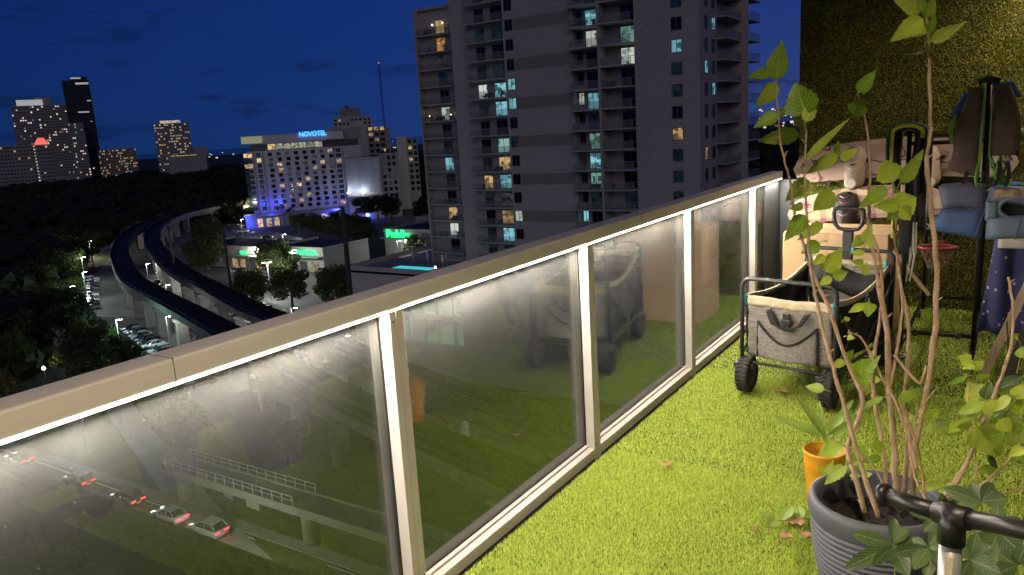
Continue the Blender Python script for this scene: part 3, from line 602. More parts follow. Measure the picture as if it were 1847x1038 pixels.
# right wing with blank wall, taller slab behind it
F2=Facade('hotel_annex','white blank-walled annex right of the hotel, lit by floodlights',-43.2,392); A=F2.t
a=F2.uz(622,287);b=F2.uz(690,350); MB().box(a[0],b[0],0,18,G,a[1]).build('wall','hotel_wall',A)
bb=MB().bevbox(a[0]+.6,b[0]-.8,-.35,-.01,b[1]+1.5,a[1]-1,.1).build('blank_panel','billboard',A)
MB().box(a[0],b[0],-2.2,0,b[1]-.4,b[1]).build('canopy','hotel_grey',A)
for px in (629,655):
    u_,z_=F2.uz(px,349); MB().bevbox(u_-.5,u_+.5,-2.6,-2.2,z_,z_+.7,.05).build('floodlight','white_lamp',A); lamp((u_,-3.2,z_+.9),900,(.85,.92,1.0),.3,parent=A)
MB().box(b[0]+.01,b[0]+9,1,40,G,a[1]+1.5).build('side_wall','hotel_grey',A)
for r_ in range(9):
    for c in range(3):
        window(A,b[0]+1.9+c*2.6,.96,G+7+r_*3.1,1.7,1.9,'d' if rs.random()<.8 else 'm',parts=2)
# white N logo disc on blue plinth wall
nl=thing('logo_disc','round white disc with a letter on the blue lit wall','sign',polar(-43.1,380,G+7.5),R(43.1))
M['logo_white']=mat('logo_white',(.9,.9,.9),.5,emit=(.9,.95,1),estr=1.6); MB().lathe([(1.5,0),(1.5,.15)],n=20,axis='y').build('disc','logo_white',nl); t_=text_mesh('N',2.2,.05,'hotel_dark',nl,'lettering',.03); t_.location=(0,-.06,0); t_.rotation_euler=(R(90),0,0)
F3=Facade('slab_building','pale slab building with lit top corner behind the hotel annex',-42.6,470); A=F3.t
a=F3.uz(622,228);b=F3.uz(668,300);c_=F3.uz(703,228); MB().box(a[0],b[0],0,20,G,a[1]).build('wall','hotel_wall',A); MB().box(b[0]+.01,c_[0],1,24,G,c_[1]-.5).build('glazed_wall','hotel_grey',A)
MB().box(F3.uz(634,222)[0],F3.uz(655,222)[0],1,10,a[1],a[1]+2.6).build('rooftop_room','cornice',A)
for r_ in range(16):
    z_=a[1]-3.4-r_*3.2
    for cc in range(3):
        k='y' if (r_==0 or rs.random()<.08) else 'd'; window(A,b[0]+2.0+cc*3.4,.96,z_,2.4,2.0,k,parts=2)
    if r_ in (2,3,4,5): window(A,a[0]+4.5,-.04,z_,2.0,2.2,'y' if r_ in(4,5) else 'm',parts=2)
F4=Facade('stepped_tower','far stepped apartment tower behind the hotel with dark roof plant',-43.9,720); A=F4.t
a=F4.uz(600,212);b=F4.uz(668,200); MB().box(a[0],b[0],0,25,G,a[1]).build('wall','hotel_wall',A); p=F4.uz(612,196);q=F4.uz(650,196); MB().box(p[0],q[0],3,20,a[1],p[1]).build('upper_block','hotel_grey',A); p2=F4.uz(621,191); MB().box(p2[0],p2[0]+4,5,10,p[1],p2[1]).build('roof_plant','hotel_dark',A)
for r_ in range(8):
    for cc in range(9):
        if rs.random()<.8: window(A,a[0]+2+cc*((b[0]-a[0]-4)/8),-.04,a[1]-4-r_*3.3,2.0,1.9,'y' if rs.random()<.12 else 'd',parts=1)
F5=Facade('office_block','pale office block with a lit edge left of the condominium tower',-40.4,430); A=F5.t
a=F5.uz(714,247);b=F5.uz(732,250);c_=F5.uz(752,250); MB().box(a[0],b[0],0,20,G,a[1]).build('wall','hotel_wall',A); MB().box(b[0]+.01,c_[0],1.5,20,G,c_[1]).build('side_wall','hotel_grey',A)
for r_ in range(9):
    for cc in range(2): window(A,b[0]+1.8+cc*2.9,1.46,a[1]-4-r_*3.2,1.9,2.0,'y' if rs.random()<.25 else 'd',parts=2)
# antenna mast
am=thing('radio_mast','thin dark lattice radio mast rising above the buildings','mast',polar(-41.78,560,0)); h0=G; h1=1.55+.0885*560
mb=MB()
for sx,sy in ((-.8,-.5),(.8,-.5),(0,.9)): mb.tube([(sx,sy,h0),(sx*.6,sy*.6,h1)],.14,5)
for i in range(24):
    z=h0+(h1-h0)*i/24; z2=h0+(h1-h0)*(i+1)/24; mb.tube([(-.8,-.5,z),(.7,-.4,z2)],.07,4).tube([(.8,-.5,z),(0,.8,z2)],.07,4)
mb.build('lattice','hotel_dark',am); M['red_lamp']=mat('red_lamp',(.4,.02,.02),.4,emit=(1,.08,.05),estr=3); MB().lathe([(.1,0),(.4,.3),(.1,.7)],(0,0,h1),8).build('beacon','red_lamp',am)
# ---- far shoreline towers
def far_tower(name,label,az,D,px0,px1,ytop,depth,wall,rowh,lit,cols,seed,colr='room_lit',base_py=None,wy=.42,wx=.30,ledge=True):
    F=Facade(name,label,az,D); a=F.uz(px0,ytop); b=F.uz(px1,ytop); t=F.t; zt=a[1]; MB().box(a[0],b[0],0,depth,G,zt).build('wall',wall,t)
    rr_=random.Random(seed); n=int((zt-G-8)/rowh); cw=(b[0]-a[0])/cols; L=[MB(),MB(),MB()]; led=MB()
    for r_ in range(n):
        z=zt-rowh*(r_+.9)
        if ledge: led.box(a[0]-.3,b[0]+.3,-.7,-.001,z-.28,z)
        for c in range(cols):
            q=rr_.random(); x=a[0]+cw*(c+.5)
            w=MB if 0 else None
            i_=0 if q<lit*.7 else (1 if q<lit else 2); L[i_].box(x-cw*wx,x+cw*wx,-.25,-.02,z+.4,z+.4+rowh*wy)
    for m_,mb_,nm in ((colr,L[0],'lit_windows'),('p_white',L[1],'lit_windows'),('hotel_dark',L[2],'dark_windows')):
        if mb_.v: tag(mb_.build(nm,m_,t),kind='stuff')
    if ledge: tag(led.build('balcony_ledges','far_ledge',t),kind='stuff')
    return F,t,a,b,zt
M['far_wall']=mat('far_wall',(.30,.29,.30),.85,var=.1,scale=.05); M['far_ledge']=mat('far_ledge',(.50,.49,.50),.85); M['far_glass']=mat('far_glass',(.008,.012,.022),.25); M['crown_light']=mat('crown_light',(.5,.5,.5),.6,emit=(.75,.78,.80),estr=.40)
M['red_glow']=mat('red_glow',(.5,.1,.1),.6,emit=(1.0,.16,.14),estr=1.0); M['far_lit']=pane_mat('far_lit',(.1,.1,.1),(1,.84,.66),1.2); M['beige_far']=mat('beige_far',(.30,.24,.19),.85)
F,t,a,b,zt=far_tower('shore_tower','broad far waterfront tower with a white lit crown, leftmost of the skyline',-63.5,1300,18,119,192,30,'far_wall',3.6,.13,24,1,'far_lit')
p=F.uz(28,181);q=F.uz(78,192); MB().box(p[0],q[0],2,20,zt+.01,p[1]).build('lit_crown','crown_light',t); p=F.uz(62,176);q=F.uz(93,190); MB().box(p[0],q[0],6,26,zt+.02,p[1]).build('roof_plant','far_wall',t)
F,t,a,b,zt=far_tower('glass_tower','tallest far tower, dark glass with bright top storeys',-61.2,1250,111,160,146,36,'far_glass',3.8,.02,10,2,'far_lit',ledge=False,wy=.3)
p=F.uz(126,139); MB().box(p[0],b[0]-2,2,30,zt,p[1]).build('roof_crown','far_glass',t)
for (y0,y1,x0,x1) in ((140,143,127,145),(149,153,136,159),(181,183,157,164),(201,204,141,161)):
    p=F.uz(x0,y1);q=F.uz(x1,y0); MB().box(p[0],min(q[0],b[0]),-.6,-.3,p[1],q[1]).build('lit_storey','crown_light',t)
F,t,a,b,zt=far_tower('balcony_tower','slim pale far tower with balconies beside the dark glass tower',-61.5,1200,119,150,223,26,'far_wall',3.5,.12,9,4,'far_lit')
F,t,a,b,zt=far_tower('low_block','wide low far building with long balconies at the left picture edge',-65.6,1000,-40,58,266,30,'far_wall',4.0,.05,16,5,'room_lit')
F,t,a,b,zt=far_tower('red_topped_building','far building with a red lit fan-shaped roof and a line of lamps',-63.6,985,60,90,262,26,'far_wall',4.0,.04,6,6,'far_lit')
c=(a[0]+b[0])/2
for i in range(6):
    x=a[0]+1.5+i*(b[0]-a[0]-3)/5; MB().add([(x-1.2,-.5,zt),(x+1.2,-.5,zt),(c+(x-c)*.35+.6,-.5,zt+7),(c+(x-c)*.35-.6,-.5,zt+7),(x-1.2,2,zt),(x+1.2,2,zt),(c+(x-c)*.35+.6,2,zt+7),(c+(x-c)*.35-.6,2,zt+7)],[(0,1,2,3),(7,6,5,4),(0,4,5,1),(1,5,6,2),(2,6,7,3),(3,7,4,0)]).build('roof_fin','red_glow',t)
for i in range(16): MB().box(a[0]-.4,a[0]+.9,-.9,-.3,zt-2-i*3.3,zt-.9-i*3.3).build('edge_lamp','far_lit',t)
F,t,a,b,zt=far_tower('lowrise_block','long low beige far apartment block with lit windows',-59.5,1100,176,245,271,24,'beige_far',3.4,.25,22,7,'room_lit')
F,t,a,b,zt=far_tower('pier_tower','isolated far apartment tower with many lit windows left of the hotel',-56,1000,276,340,224,24,'far_wall',3.2,.36,14,8,'room_lit',wx=.3)
p=F.uz(288,220); MB().box(p[0],p[0]+22,3,16,zt,p[1]+1).build('roof_plant','far_lit',t)
p=F.uz(304,283); q=F.uz(370,277); MB().box(p[0],q[0],-14,-2,G,q[1]).build('lit_terrace','far_wall',t); MB().box(p[0]+2,q[0]-10,-14.3,-14.01,p[1],q[1]-.5).build('terrace_lights','room_lit',t); p=F.uz(346,266); q=F.uz(374,276); MB().box(p[0],q[0],2,20,G,p[1]).build('low_wing','far_wall',t)
# distant lights low on the right horizon
dl_=MB(); rr2=random.Random(9)
for i in range(60):
    p=polar(rr2.uniform(-15.2,-11.5),rr2.uniform(2200,4200),0); s_=rr2.uniform(1.6,4.0); z=1.55+rr2.uniform(-.022,.006)*p.length; dl_.box(p.x-s_,p.x+s_,p.y-s_,p.y+s_,z,z+s_*1.6)
for i in range(40):
    p=polar(rr2.uniform(-56,-40),rr2.uniform(1800,4200),0); s_=rr2.uniform(1.0,2.0); z=G+12; dl_.box(p.x-s_,p.x+s_,p.y-s_,p.y+s_,z,z+s_*1.6)
tag(dl_.build('distant_city_lights','far_lit'),'scattered distant city lights near the horizon','lights',kind='stuff')
# ================================================================== shops, fence, mast pole
M['shop_wall']=mat('shop_wall',(.36,.35,.33),.8,var=.06,scale=.4); M['shop_roof']=mat('shop_roof',(.022,.024,.03),.8,var=.3,scale=.3); M['shop_band']=mat('shop_band',(.20,.28,.24),.7); M['green_sign']=mat('green_sign',(.02,.4,.1),.4,emit=(.02,1.0,.22),estr=2.2); M['red_sign']=mat('red_sign',(.5,.02,.04),.4,emit=(1,.04,.07),estr=2.0)
def shop(name,label,x0,x1,y0,y1,h,cat='shop'):
    t=thing(name,label,cat,(0,0,0)); MB().box(x0,x1,y0,y1,G,G+h).build('wall','shop_wall',t); MB().box(x0+.4,x1-.4,y0+.4,y1-.4,G+h,G+h+.15).build('roof','shop_roof',t)
    MB().box(x0-.15,x1+.15,y0-.25,y0-.002,G+h-.2,G+h+.9).box(x0-.15,x0+.25,y0-.002,y1,G+h+.152,G+h+.9).box(x1-.25,x1+.15,y0-.002,y1,G+h+.152,G+h+.9).build('parapet','shop_wall',t)
    MB().box(x0,x1,y0-2.2,y0-.26,G+h-2.2,G+h-1.9).build('canopy','shop_band',t); return t
s1=shop('strip_mall','long low white shop building with a dark roof beyond the parking lot',-240,-202,163,182,6.5)
for i in range(9): window(s1,-237+i*4,162.95,G+.3,2.8,2.8,'y' if i in (5,6,8) else 'm',parts=2,name='shop_window')
MB().bevbox(-238,-234,162.2,162.7,G+4.7,G+6.2,.1).build('red_sign','red_sign',s1); MB().bevbox(-213,-210,162.2,162.7,G+4.8,G+5.8,.1).build('green_sign','green_sign',s1)
s2=shop('pharmacy','white pharmacy building with a green lit sign and grey roof',-199,-176,164,184,7.0)
for i in range(4): window(s2,-195+i*5,163.95,G+.3,3.2,3.0,'y' if i==3 else 'm',parts=2,name='shop_window')
t_=text_mesh('PHARMACY',2.1,.1,'green_sign',s2,'sign_lettering',.03); t_.location=(-181.5,163.5,G+6.2); t_.rotation_euler=(R(90),0,R(10)); t_.scale=(.86,1,1)
s3=shop('supermarket','low supermarket with a large green lit sign beside the tall pole',-176,-140,192,225,9.0)
t_=text_mesh('Publix',4.2,.15,'green_sign',s3,'sign_lettering',.06); t_.location=(-169.5,191.4,G+8.0); t_.rotation_euler=(R(90),0,0)
MB().bevbox(-166,-163.5,190.5,191.6,G+5.5,G+7,.1).build('wall_lamp','white_lamp',s3)
s4=shop('dark_warehouse','large low dark flat-roofed building behind the supermarket',-190,-128,226,262,8.5,'warehouse')
s5=shop('corner_shop','small white shop block below the tall pole',-148,-128,150,166,5.5)
M['fence_slat']=mat('fence_slat',(.34,.38,.42),.6)
fc=thing('slat_fence','long pale slatted fence between the parking lot and palm trees','fence',(-250,209,G),math.atan2(-25,58))
for i in range(32):
    MB().bevbox(i*2.0,i*2.0+1.9,-.06,.06,.1,4.6,.02).build('panel','fence_slat',fc); MB().box(i*2.0-.09,i*2.0-.01,-.12,.12,0,4.8).build('post','steel',fc)
pl=thing('utility_pole','thick dark utility pole standing in front of the shops','pole',polar(-45.35,118,0));
M['pole_dark']=mat('pole_dark',(.045,.04,.04),.8,var=.2,scale=1.5)
MB().tube([(-.4,0,G),(0,0,-16),(.1,0,-8.3)],[.48,.38,.30],14).build('shaft','pole_dark',pl,True)
for i,(az_,D,zt,lab) in enumerate(((-57.05,230,-19,'beside the far bend of the viaduct'),(-53.6,190,-18,'rising behind the dark trees of the lot'))):
    p2=thing('utility_pole',f'thin dark utility pole {lab}','pole',polar(az_,D,0)); MB().tube([(0,0,G),(0,0,zt)],[.4,.28],10).build('shaft','pole_dark',p2,True); MB().box(-1.2,1.2,-.1,.1,zt-1,zt-.8).build('crossarm','pole_dark',p2)
# ================================================================== cars
M['car_paint']=mat('car_paint',objcol=True,rough=.28,coat=.6); M['car_glass']=mat('car_glass',(.008,.009,.012),.06); M['tyre']=mat('tyre',(.012,.012,.012),.85); M['rim']=mat('rim',(.35,.35,.36),.35,.8)
M['tail']=mat('tail',(.4,.01,.01),.3,emit=(1.0,.03,.04),estr=7); M['tail_off']=mat('tail_off',(.25,.01,.01),.3); M['head']=mat('head',(.8,.8,.8),.2,emit=(1,.96,.85),estr=3); M['head_off']=mat('head_off',(.55,.55,.55),.2); M['plate']=mat('plate',(.6,.6,.58),.5)
def car_meshes(suv):
    """front towards -x, length 4.7"""
    if suv: st=[(-2.35,.35,.62,.80),(-2.25,.28,.82,.88),(-1.3,.25,1.02,.92),(-.2,.25,1.06,.93),(1.5,.25,1.08,.93),(2.2,.28,1.05,.90),(2.35,.36,.9,.84)]; gh=[(-1.15,1.03,.86),(-.35,1.66,.70),(.6,1.72,.70),(1.75,1.66,.68),(2.22,1.05,.82)]
    else: st=[(-2.35,.32,.55,.76),(-2.2,.26,.72,.86),(-1.2,.24,.88,.90),(0,.24,.92,.91),(1.4,.24,.95,.91),(2.2,.27,.93,.87),(2.35,.36,.8,.80)]; gh=[(-1.05,.89,.84),(-.25,1.38,.62),(.55,1.44,.62),(1.2,1.38,.60),(1.9,.95,.78)]
    b=MB(); vs=[];n=len(st)
    for x,zb,zt,w in st: vs+= [(x,-w*.9,zb),(x,-w,zb+(zt-zb)*.35),(x,-w,zb+(zt-zb)*.75),(x,-w*.86,zt),(x,w*.86,zt),(x,w,zb+(zt-zb)*.75),(x,w,zb+(zt-zb)*.35),(x,w*.9,zb)]
    fs=[(i*8+j,i*8+(j+1)%8,(i+1)*8+(j+1)%8,(i+1)*8+j) for i in range(n-1) for j in range(8)]+[tuple(range(8))[::-1],tuple((n-1)*8+j for j in range(8))]
    b.add(vs,fs); body=b
    g=MB(); vs=[]
    for x,z,w in gh: vs+=[(x,-w,z),(x,w,z)]
    x0,z0,w0=gh[0]; x1,z1,w1=gh[-1]; m=len(gh); base=[(x0,-w0,z0-.05),(x0,w0,z0-.05),(x1,-w1,z1-.05),(x1,w1,z1-.05)]
    g.mat(0).add(vs,[(2*i,2*i+1,2*i+3,2*i+2) for i in (0,m-2)]); g.add([vs[2*i] for i in range(m)],[tuple(range(m))]); g.add([vs[2*i+1] for i in range(m)],[tuple(range(m))[::-1]])
    roof=MB(); roof.add([(x,w*s,z+.012) for x,z,w in gh[1:-1] for s in (-1,1)],[(2*i,2*i+2,2*i+3,2*i+1) for i in range(m-3)])
    for s in (-1,1):
        for i in range(m-1):
            a=Vector((gh[i][0],s*gh[i][2]*1.01,gh[i][1])); c=Vector((gh[i+1][0],s*gh[i+1][2]*1.01,gh[i+1][1])); roof.tube([a,c],.045,5)
        roof.tube([(.45,s*(.95 if suv else .9)*.93,.95),(.5,s*.68,1.62 if suv else 1.38)],.04,5)
    return body.mesh('car_body','car_paint',True),g.mesh('windows','car_glass'),roof.mesh('roof','car_paint')
CM={s:car_meshes(s) for s in (0,1)}
wheel_m=MB().lathe([(.18,-.1),(.33,-.1),(.34,-.04),(.34,.06),(.32,.1),(.2,.1)],n=18,axis='y').mesh('tyre','tyre',True); rim_m=MB().lathe([(.03,-.09),(.2,-.105),(.21,-.07)],n=14,axis='y').lathe([(.03,.09),(.2,.105),(.21,.07)],n=14,axis='y').mesh('rim','rim')
tl_m={k:MB().bevbox(-.04,.04,-.26,.26,-.07,.07,.02).mesh('taillight',m) for k,m in ((1,'tail'),(0,'tail_off'))}; hl_m={k:MB().bevbox(-.05,.05,-.22,.22,-.07,.07,.02).mesh('headlight',m) for k,m in ((1,'head'),(0,'head_off'))}; pl_m=MB().box(-.02,.02,-.26,.26,-.07,.07).mesh('number_plate','plate'); mir_m=MB().bevbox(-.08,.08,-.1,.1,-.07,.07,.03).mesh('mirror','car_paint')
def car(label,x,y,rz,col,suv=0,lit=(0,0),group=None,detail=True,z=None):
    b,g,r=CM[suv]; t=thing('car' if detail else 'parked_car',label,'car',(x,y,(G+.036) if z is None else z),rz,group)
    for me,nm in ((b,'body'),(r,'roof')): o=link(nm,me,t); o.color=(*col,1)
    link('windows',g,t)
    for sx in (-1.45,1.45):
        for sy in (-.8,.8):
            w=link('wheel',wheel_m,t,(sx,sy,.34))
            if detail: link('rim',rim_m,w)
    zt=.85 if suv else .74
    for sy in (-.58,.58): link('taillight',tl_m[lit[1]],t,(2.33,sy,zt+.03)); link('headlight',hl_m[lit[0]],t,(-2.29,sy,.66))
    if detail:
        link('number_plate',pl_m,t,(2.37,0,.62))
        for sy in (-1,1): o=link('mirror',mir_m,t,(-.75,sy*1.0,1.0)); o.color=(*col,1)
    return t
WHITE=(.65,.65,.64);SILV=(.35,.36,.38);BLK=(.012,.012,.014);GREY=(.10,.10,.11);RED=(.35,.02,.02);BLUE=(.02,.05,.22);YEL=(.65,.42,.03)
q=[('silver hatchback with glowing tail lights, last in the street queue',-69.2,44.3,SILV,1,1),('white sedan with tail lights on, second from last in the street queue',-76.0,44.3,WHITE,0,1),('dark car braking with bright red lights in the middle of the street queue',-84.4,44.4,(.05,.02,.02),1,1),('dark red car with a lit red light bar further up the street queue',-95.0,44.5,(.08,.02,.02),1,1),('dark car with two small red lights at the front of the street queue',-110,44.6,BLK,0,1)]
for lab,x,y,col,suv,l in q:
    c=car(lab,x,y,0,col,suv,(1,1),'cars queuing on the street below',z=G+.01)
    lamp((2.9,0,.55),9,(1,.06,.05),.15,parent=c); lamp((-3.4,0,.6),14,(1,.93,.8),.2,parent=c)
# parked rows along the viaduct and in the lot
cn={'white':WHITE,'silver':SILV,'black':BLK,'grey':GREY,'red':RED,'blue':BLUE,'yellow':YEL}
PLN=MB()
def row(path_pts,off,step,turn,seed,where,i0,i1,skip=()):
    rr_=random.Random(seed); P=offset(path_pts,off); d=0; out=[]; k=0
    for i in range(i0,i1):
        a,b=P[i],P[i+1]; L=(b-a).length; tdir=math.atan2((b-a).y,(b-a).x)
        while d<L:
            p=a.lerp(b,d/L); 
            if k<20 and k not in skip and rr_.random()<.9:
                cname=rr_.choice(['white','silver','black','grey','black','grey','red','blue','white','black']); 
                car(f'{cname} parked car, {ORD[k]} from the near end, {where}',p.x,p.y,tdir+turn,cn[cname],rr_.random()<.4,(0,0),'parked cars '+where,False)
            if k<20: m_=Vector((math.cos(tdir+turn),math.sin(tdir+turn),0)); s_=Vector((-m_.y,m_.x,0)); q_=p+s_*(step/2); PLN.quad(*[tuple((q_+m_*a_+s_*b_).xy)+(G+.040,) for a_,b_ in ((-2.6,-.06),(2.6,-.06),(2.6,.06),(-2.6,.06))])
            d+=step; k+=1
        d-=L
    return out
row(GA,9.5,2.9,R(90),1,'left of the left guideway',18,36)
row(GA,9.5,2.9,R(90),41,'far along the left guideway',39,56)
row(GA,4.2,2.9,R(-90),21,'under the left guideway',19,38)
row(GB,4.4,2.9,R(90),31,'under the right guideway',20,36)
row(GB,-6.5,3.0,R(-90),12,'right of the right guideway',17,33)
row(GA,-5.4,3.6,R(-90),3,'between the two guideways',18,30)
lotp=[Vector((-210+i*4,157-i*1.55,0)) for i in range(16)]
row(lotp,0,3.0,R(90),4,'by the lamp in the parking lot',0,14)
row([p+Vector((-2,-13,0)) for p in lotp],0,3.0,R(-90),14,'beside the grass island of the lot',2,15)
row([Vector((-268+i*4,196+i*-1.6,0)) for i in range(12)],0,3.3,R(90),7,'along the slatted fence',0,10)
for i,(x,y,rz,c,lab) in enumerate(((-236,147,150,WHITE,'white car driving under the viaduct with headlights on'),(-215,133,150,BLK,'black car driving with headlights on between the guideways'),(-268,172,-20,SILV,'silver car with red tail lights under the far bend'),(-300,232,-145,WHITE,'white car with headlights on the road to the hotel'),(-268,219,-145,BLK,'dark car with headlights near the fence on the hotel road'),(-330,250,-145,GREY,'grey car far up the road to the hotel'),(-190,122,160,RED,'red car with tail lights on between the guideways'),(-131,83,-20,YEL,'yellow taxi parked near the lower columns'))):
    c_=car(lab,x,y,R(rz),c,i%2,(1,1),None,False)
    if i<7: lamp((-4,0,.7),160,(1,.95,.85),.2,parent=c_); lamp((2.9,0,.6),14,(1,.06,.05),.15,parent=c_)
tag(PLN.build('parking_lines','paint'),kind='structure')
# ================================================================== street lamps
M['pole_metal']=mat('pole_metal',(.30,.31,.32),.5,.3); M['lamp_white']=mat('lamp_white',(.9,.9,.9),.4,emit=(.95,1.0,.92),estr=60); M['lamp_warm']=mat('lamp_warm',(.9,.8,.6),.4,emit=(1,.80,.45),estr=30)
def street_lamp(x,y,h,energy,label,col=(.95,1.0,.90),double=False,warm=False,globe=False,z=G):
    t=thing('street_lamp',label,'lamp',(x,y,z),R(30),group='street lamps'); MB().tube([(0,0,0),(0,0,h)],[.13,.08],8).build('pole','pole_metal',t)
    if globe: MB().lathe([(.05,h),(.25,h+.1),(.3,h+.3),(.2,h+.5),(.03,h+.58)],n=12).build('globe','lamp_warm' if warm else 'lamp_white',t,True); lamp((0,0,h+1.0),energy,col,.3,parent=t)
    else:
        for s in ((-1,1) if double else (1,)):
            MB().tube([(0,0,h-.05),(s*.9,0,h+.1)],.05,6).build('arm','pole_metal',t); MB().bevbox(s*.9-.35,s*.9+.35,-.2,.2,h+.04,h+.16,.03).build('lamp_head','pole_metal',t); MB().box(s*.9-.3,s*.9+.3,-.17,.17,h-.02,h+.038).build('lens','lamp_warm' if warm else 'lamp_white',t)
            lamp((s*.9,0,h-.3),energy/(2 if double else 1),col,.25,parent=t)
    return t
street_lamp(-160.3,129.9,10,12000,'bright double-headed lamp among parked cars in the lot',double=True)
street_lamp(-176,152,9,3500,'lamp in the parking lot in front of the shops')
street_lamp(-213,110.5,8.5,3200,'very bright lamp beside the lit path left of the viaduct',(.80,1.0,.86))
street_lamp(-244,127,8.5,2200,'lamp further up the lit path by the dark trees',(.85,1.0,.85))
street_lamp(-146,80.5,8,3200,'green-tinted lamp between parked cars left of the viaduct',(.55,1.0,.85))
street_lamp(-196,98,8,2500,'lamp at the near end of the lit path',(.9,1.0,.85))
street_lamp(-300,160,7,5200,'lamp lighting green trees left of the viaduct bend',(1,.95,.7))
street_lamp(-275,212,9,5200,'lamp over the road beside the slatted fence')
street_lamp(-335,262,9,5200,'lamp on the road leading past the hotel',(1,.92,.75))
street_lamp(-372,292,9,5200,'far lamp at the hotel end of the road',(1,.92,.75))
street_lamp(-206,160,7,2200,'lamp by the strip of shops',(1,.93,.8))
street_lamp(-183,158,7,900,'lamp close to the pharmacy corner',(.9,1,.92))
street_lamp(-160,180,8,900,'lamp in front of the supermarket entrance',(.95,1,.95))
street_lamp(-135,61,5,260,'small warm globe lamp among dark trees by the rail',(1,.85,.5),globe=True,warm=True)
street_lamp(-138,86,8,1000,'lamp beside the lower viaduct columns')
street_lamp(-118,100,8,900,'lamp under the right guideway')
street_lamp(-104,50.5,7,1500,'cool lamp at the street corner by the footbridge',(.75,.95,1))
street_lamp(-63,36.3,5.8,2600,'added unseen lamp brightening the footbridge from the near pavement',(.95,1,.85))  # added to brighten the footbridge beam, out of sight below the podium edge
street_lamp(-92,88,8,300,'lamp on the plaza behind the glass',(.95,1,.9))
street_lamp(-52,70,8,260,'lamp beside the lawn behind the glass',(.95,1,.85))
street_lamp(-152,99.5,5.5,1300,'low lamp under the viaduct between the near columns')
street_lamp(-184,116,5.5,1300,'low lamp under the viaduct at the middle columns')
street_lamp(-226,137,5.5,1300,'low lamp under the viaduct near the far bend')
street_lamp(-124,90,5.5,900,'low lamp under the viaduct nearest the railing')
street_lamp(-224,190,7,1800,'added lamp brightening the slatted fence',(.9,.95,1))  # added only to put more light on the fence
street_lamp(-228,300,8,5000,'lamp on the street right of the hotel',(1,.93,.8))
street_lamp(-250,340,8,6000,'far lamp on the street right of the hotel',(1,.85,.6))
# ================================================================== trees
M['leaf_city']=island_mat('leaf_city',(.030,.048,.012),(.085,.115,.030),.7,.2); M['leaf_dark']=island_mat('leaf_dark',(.010,.016,.006),(.028,.040,.012),.8,.1); M['bark']=mat('bark',(.10,.085,.065),.9,scale=3,bump=.6); M['leaf_yel']=island_mat('leaf_yel',(.07,.08,.01),(.16,.15,.02),.7,.25)
def leaf_cloud(centers, per, size, seed):
    g=np.random.default_rng(seed); T=[]
    for (c,r) in centers:
        d=g.normal(size=(per,3)); d/=np.linalg.norm(d,axis=1)[:,None]; rad=r*g.uniform(.55,1.08,per)**.6
        p=np.array(c)+d*rad[:,None]*np.array([1,1,.8]); a=g.normal(size=(per,3)); a/=np.linalg.norm(a,axis=1)[:,None]; b=np.cross(a,d+g.normal(size=(per,3))*.4); b/=np.linalg.norm(b,axis=1)[:,None]+1e-6
        s=size*g.uniform(.6,1.5,per)[:,None]; q=p+a*s; r_=p-a*s*.5+b*s*.8; t=p-a*s*.5-b*s*.8; T.append(np.stack([q,r_,t],1))
    return np.concatenate(T)
def tri_me(name,P,m):
    o=tri_mesh(name,P,m); me=o.data; COL.objects.unlink(o); bpy.data.objects.remove(o); return me
def make_tree(seed,h=9,r=4.2,dark=False,per=300):
    g=random.Random(seed); cs=[]; tr=MB(); tr.tube([(0,0,0),(.1,.05,h*.25),(.0,.1,h*.48)],[.32,.25,.18],8)
    for i in range(15):
        a=g.uniform(0,6.28); rr_=r*g.uniform(.15,.78); z=h*g.uniform(.45,.92); c=(rr_*math.cos(a),rr_*math.sin(a),z); cs.append((c,r*g.uniform(.28,.45)))
        if i<8: tr.tube([(0,.08,h*.4),(c[0]*.5,c[1]*.5,h*.4+(z-h*.4)*.6),c],[.14,.09,.03],5)
    return tr.mesh('trunk','bark'), tri_me('crown',leaf_cloud(cs,per,.21,seed),'leaf_dark' if dark else 'leaf_city')
TP=[make_tree(s) for s in (1,2,3)]; TD=[make_tree(s,dark=True) for s in (11,12)]
TPy=[(TP[0][0],tri_me('crown',leaf_cloud([((0,0,3),2.2),((1,.6,2.2),1.6),((-1,-.4,2.4),1.7)],170,.2,50),'leaf_yel'))]
def tree(x,y,s,label,dark=False,group=None,name='tree',protos=None,z=G):
    p=rnd.choice(protos or (TD if dark else TP)); t=thing(name,label,'tree',(x,y,z),rnd.uniform(0,6.28),group); t.scale=(s*rnd.uniform(.9,1.15),s*rnd.uniform(.9,1.15),s)
    link('trunk',p[0],t); link('crown',p[1],t); return t
def make_palm(seed,h=9):
    g=random.Random(seed); tr=MB().tube([(0,0,0),(.15,0,h*.5),(.1,.1,h)],[.22,.16,.13],8); T=[]
    for i in range(16):
        a=i*6.28/16+g.uniform(-.2,.2); e=g.uniform(-.2,1.1); L=g.uniform(2.2,2.9); prev=Vector((.1,.1,h))
        for k in range(6):
            q=(k+1)/6; el=e-q*1.3; d=Vector((math.cos(a)*math.cos(el),math.sin(a)*math.cos(el),math.sin(el)))*L/6; nx=prev+d; n=Vector((-math.sin(a),math.cos(a),-.35))*(.5*(1-abs(q-.4)))
            for s in (-1,1):
                n2=Vector((n.x*s,n.y*s,n.z)); T.append((prev,nx,prev.lerp(nx,.9)+n2)); T.append((prev,prev.lerp(nx,.5),prev.lerp(nx,.45)+n2))
            prev=nx
    return tr.mesh('trunk','bark'), tri_me('crown',np.array([[list(v) for v in t] for t in T]),'leaf_city')
PP_=[make_palm(1),make_palm(2,7.5)]
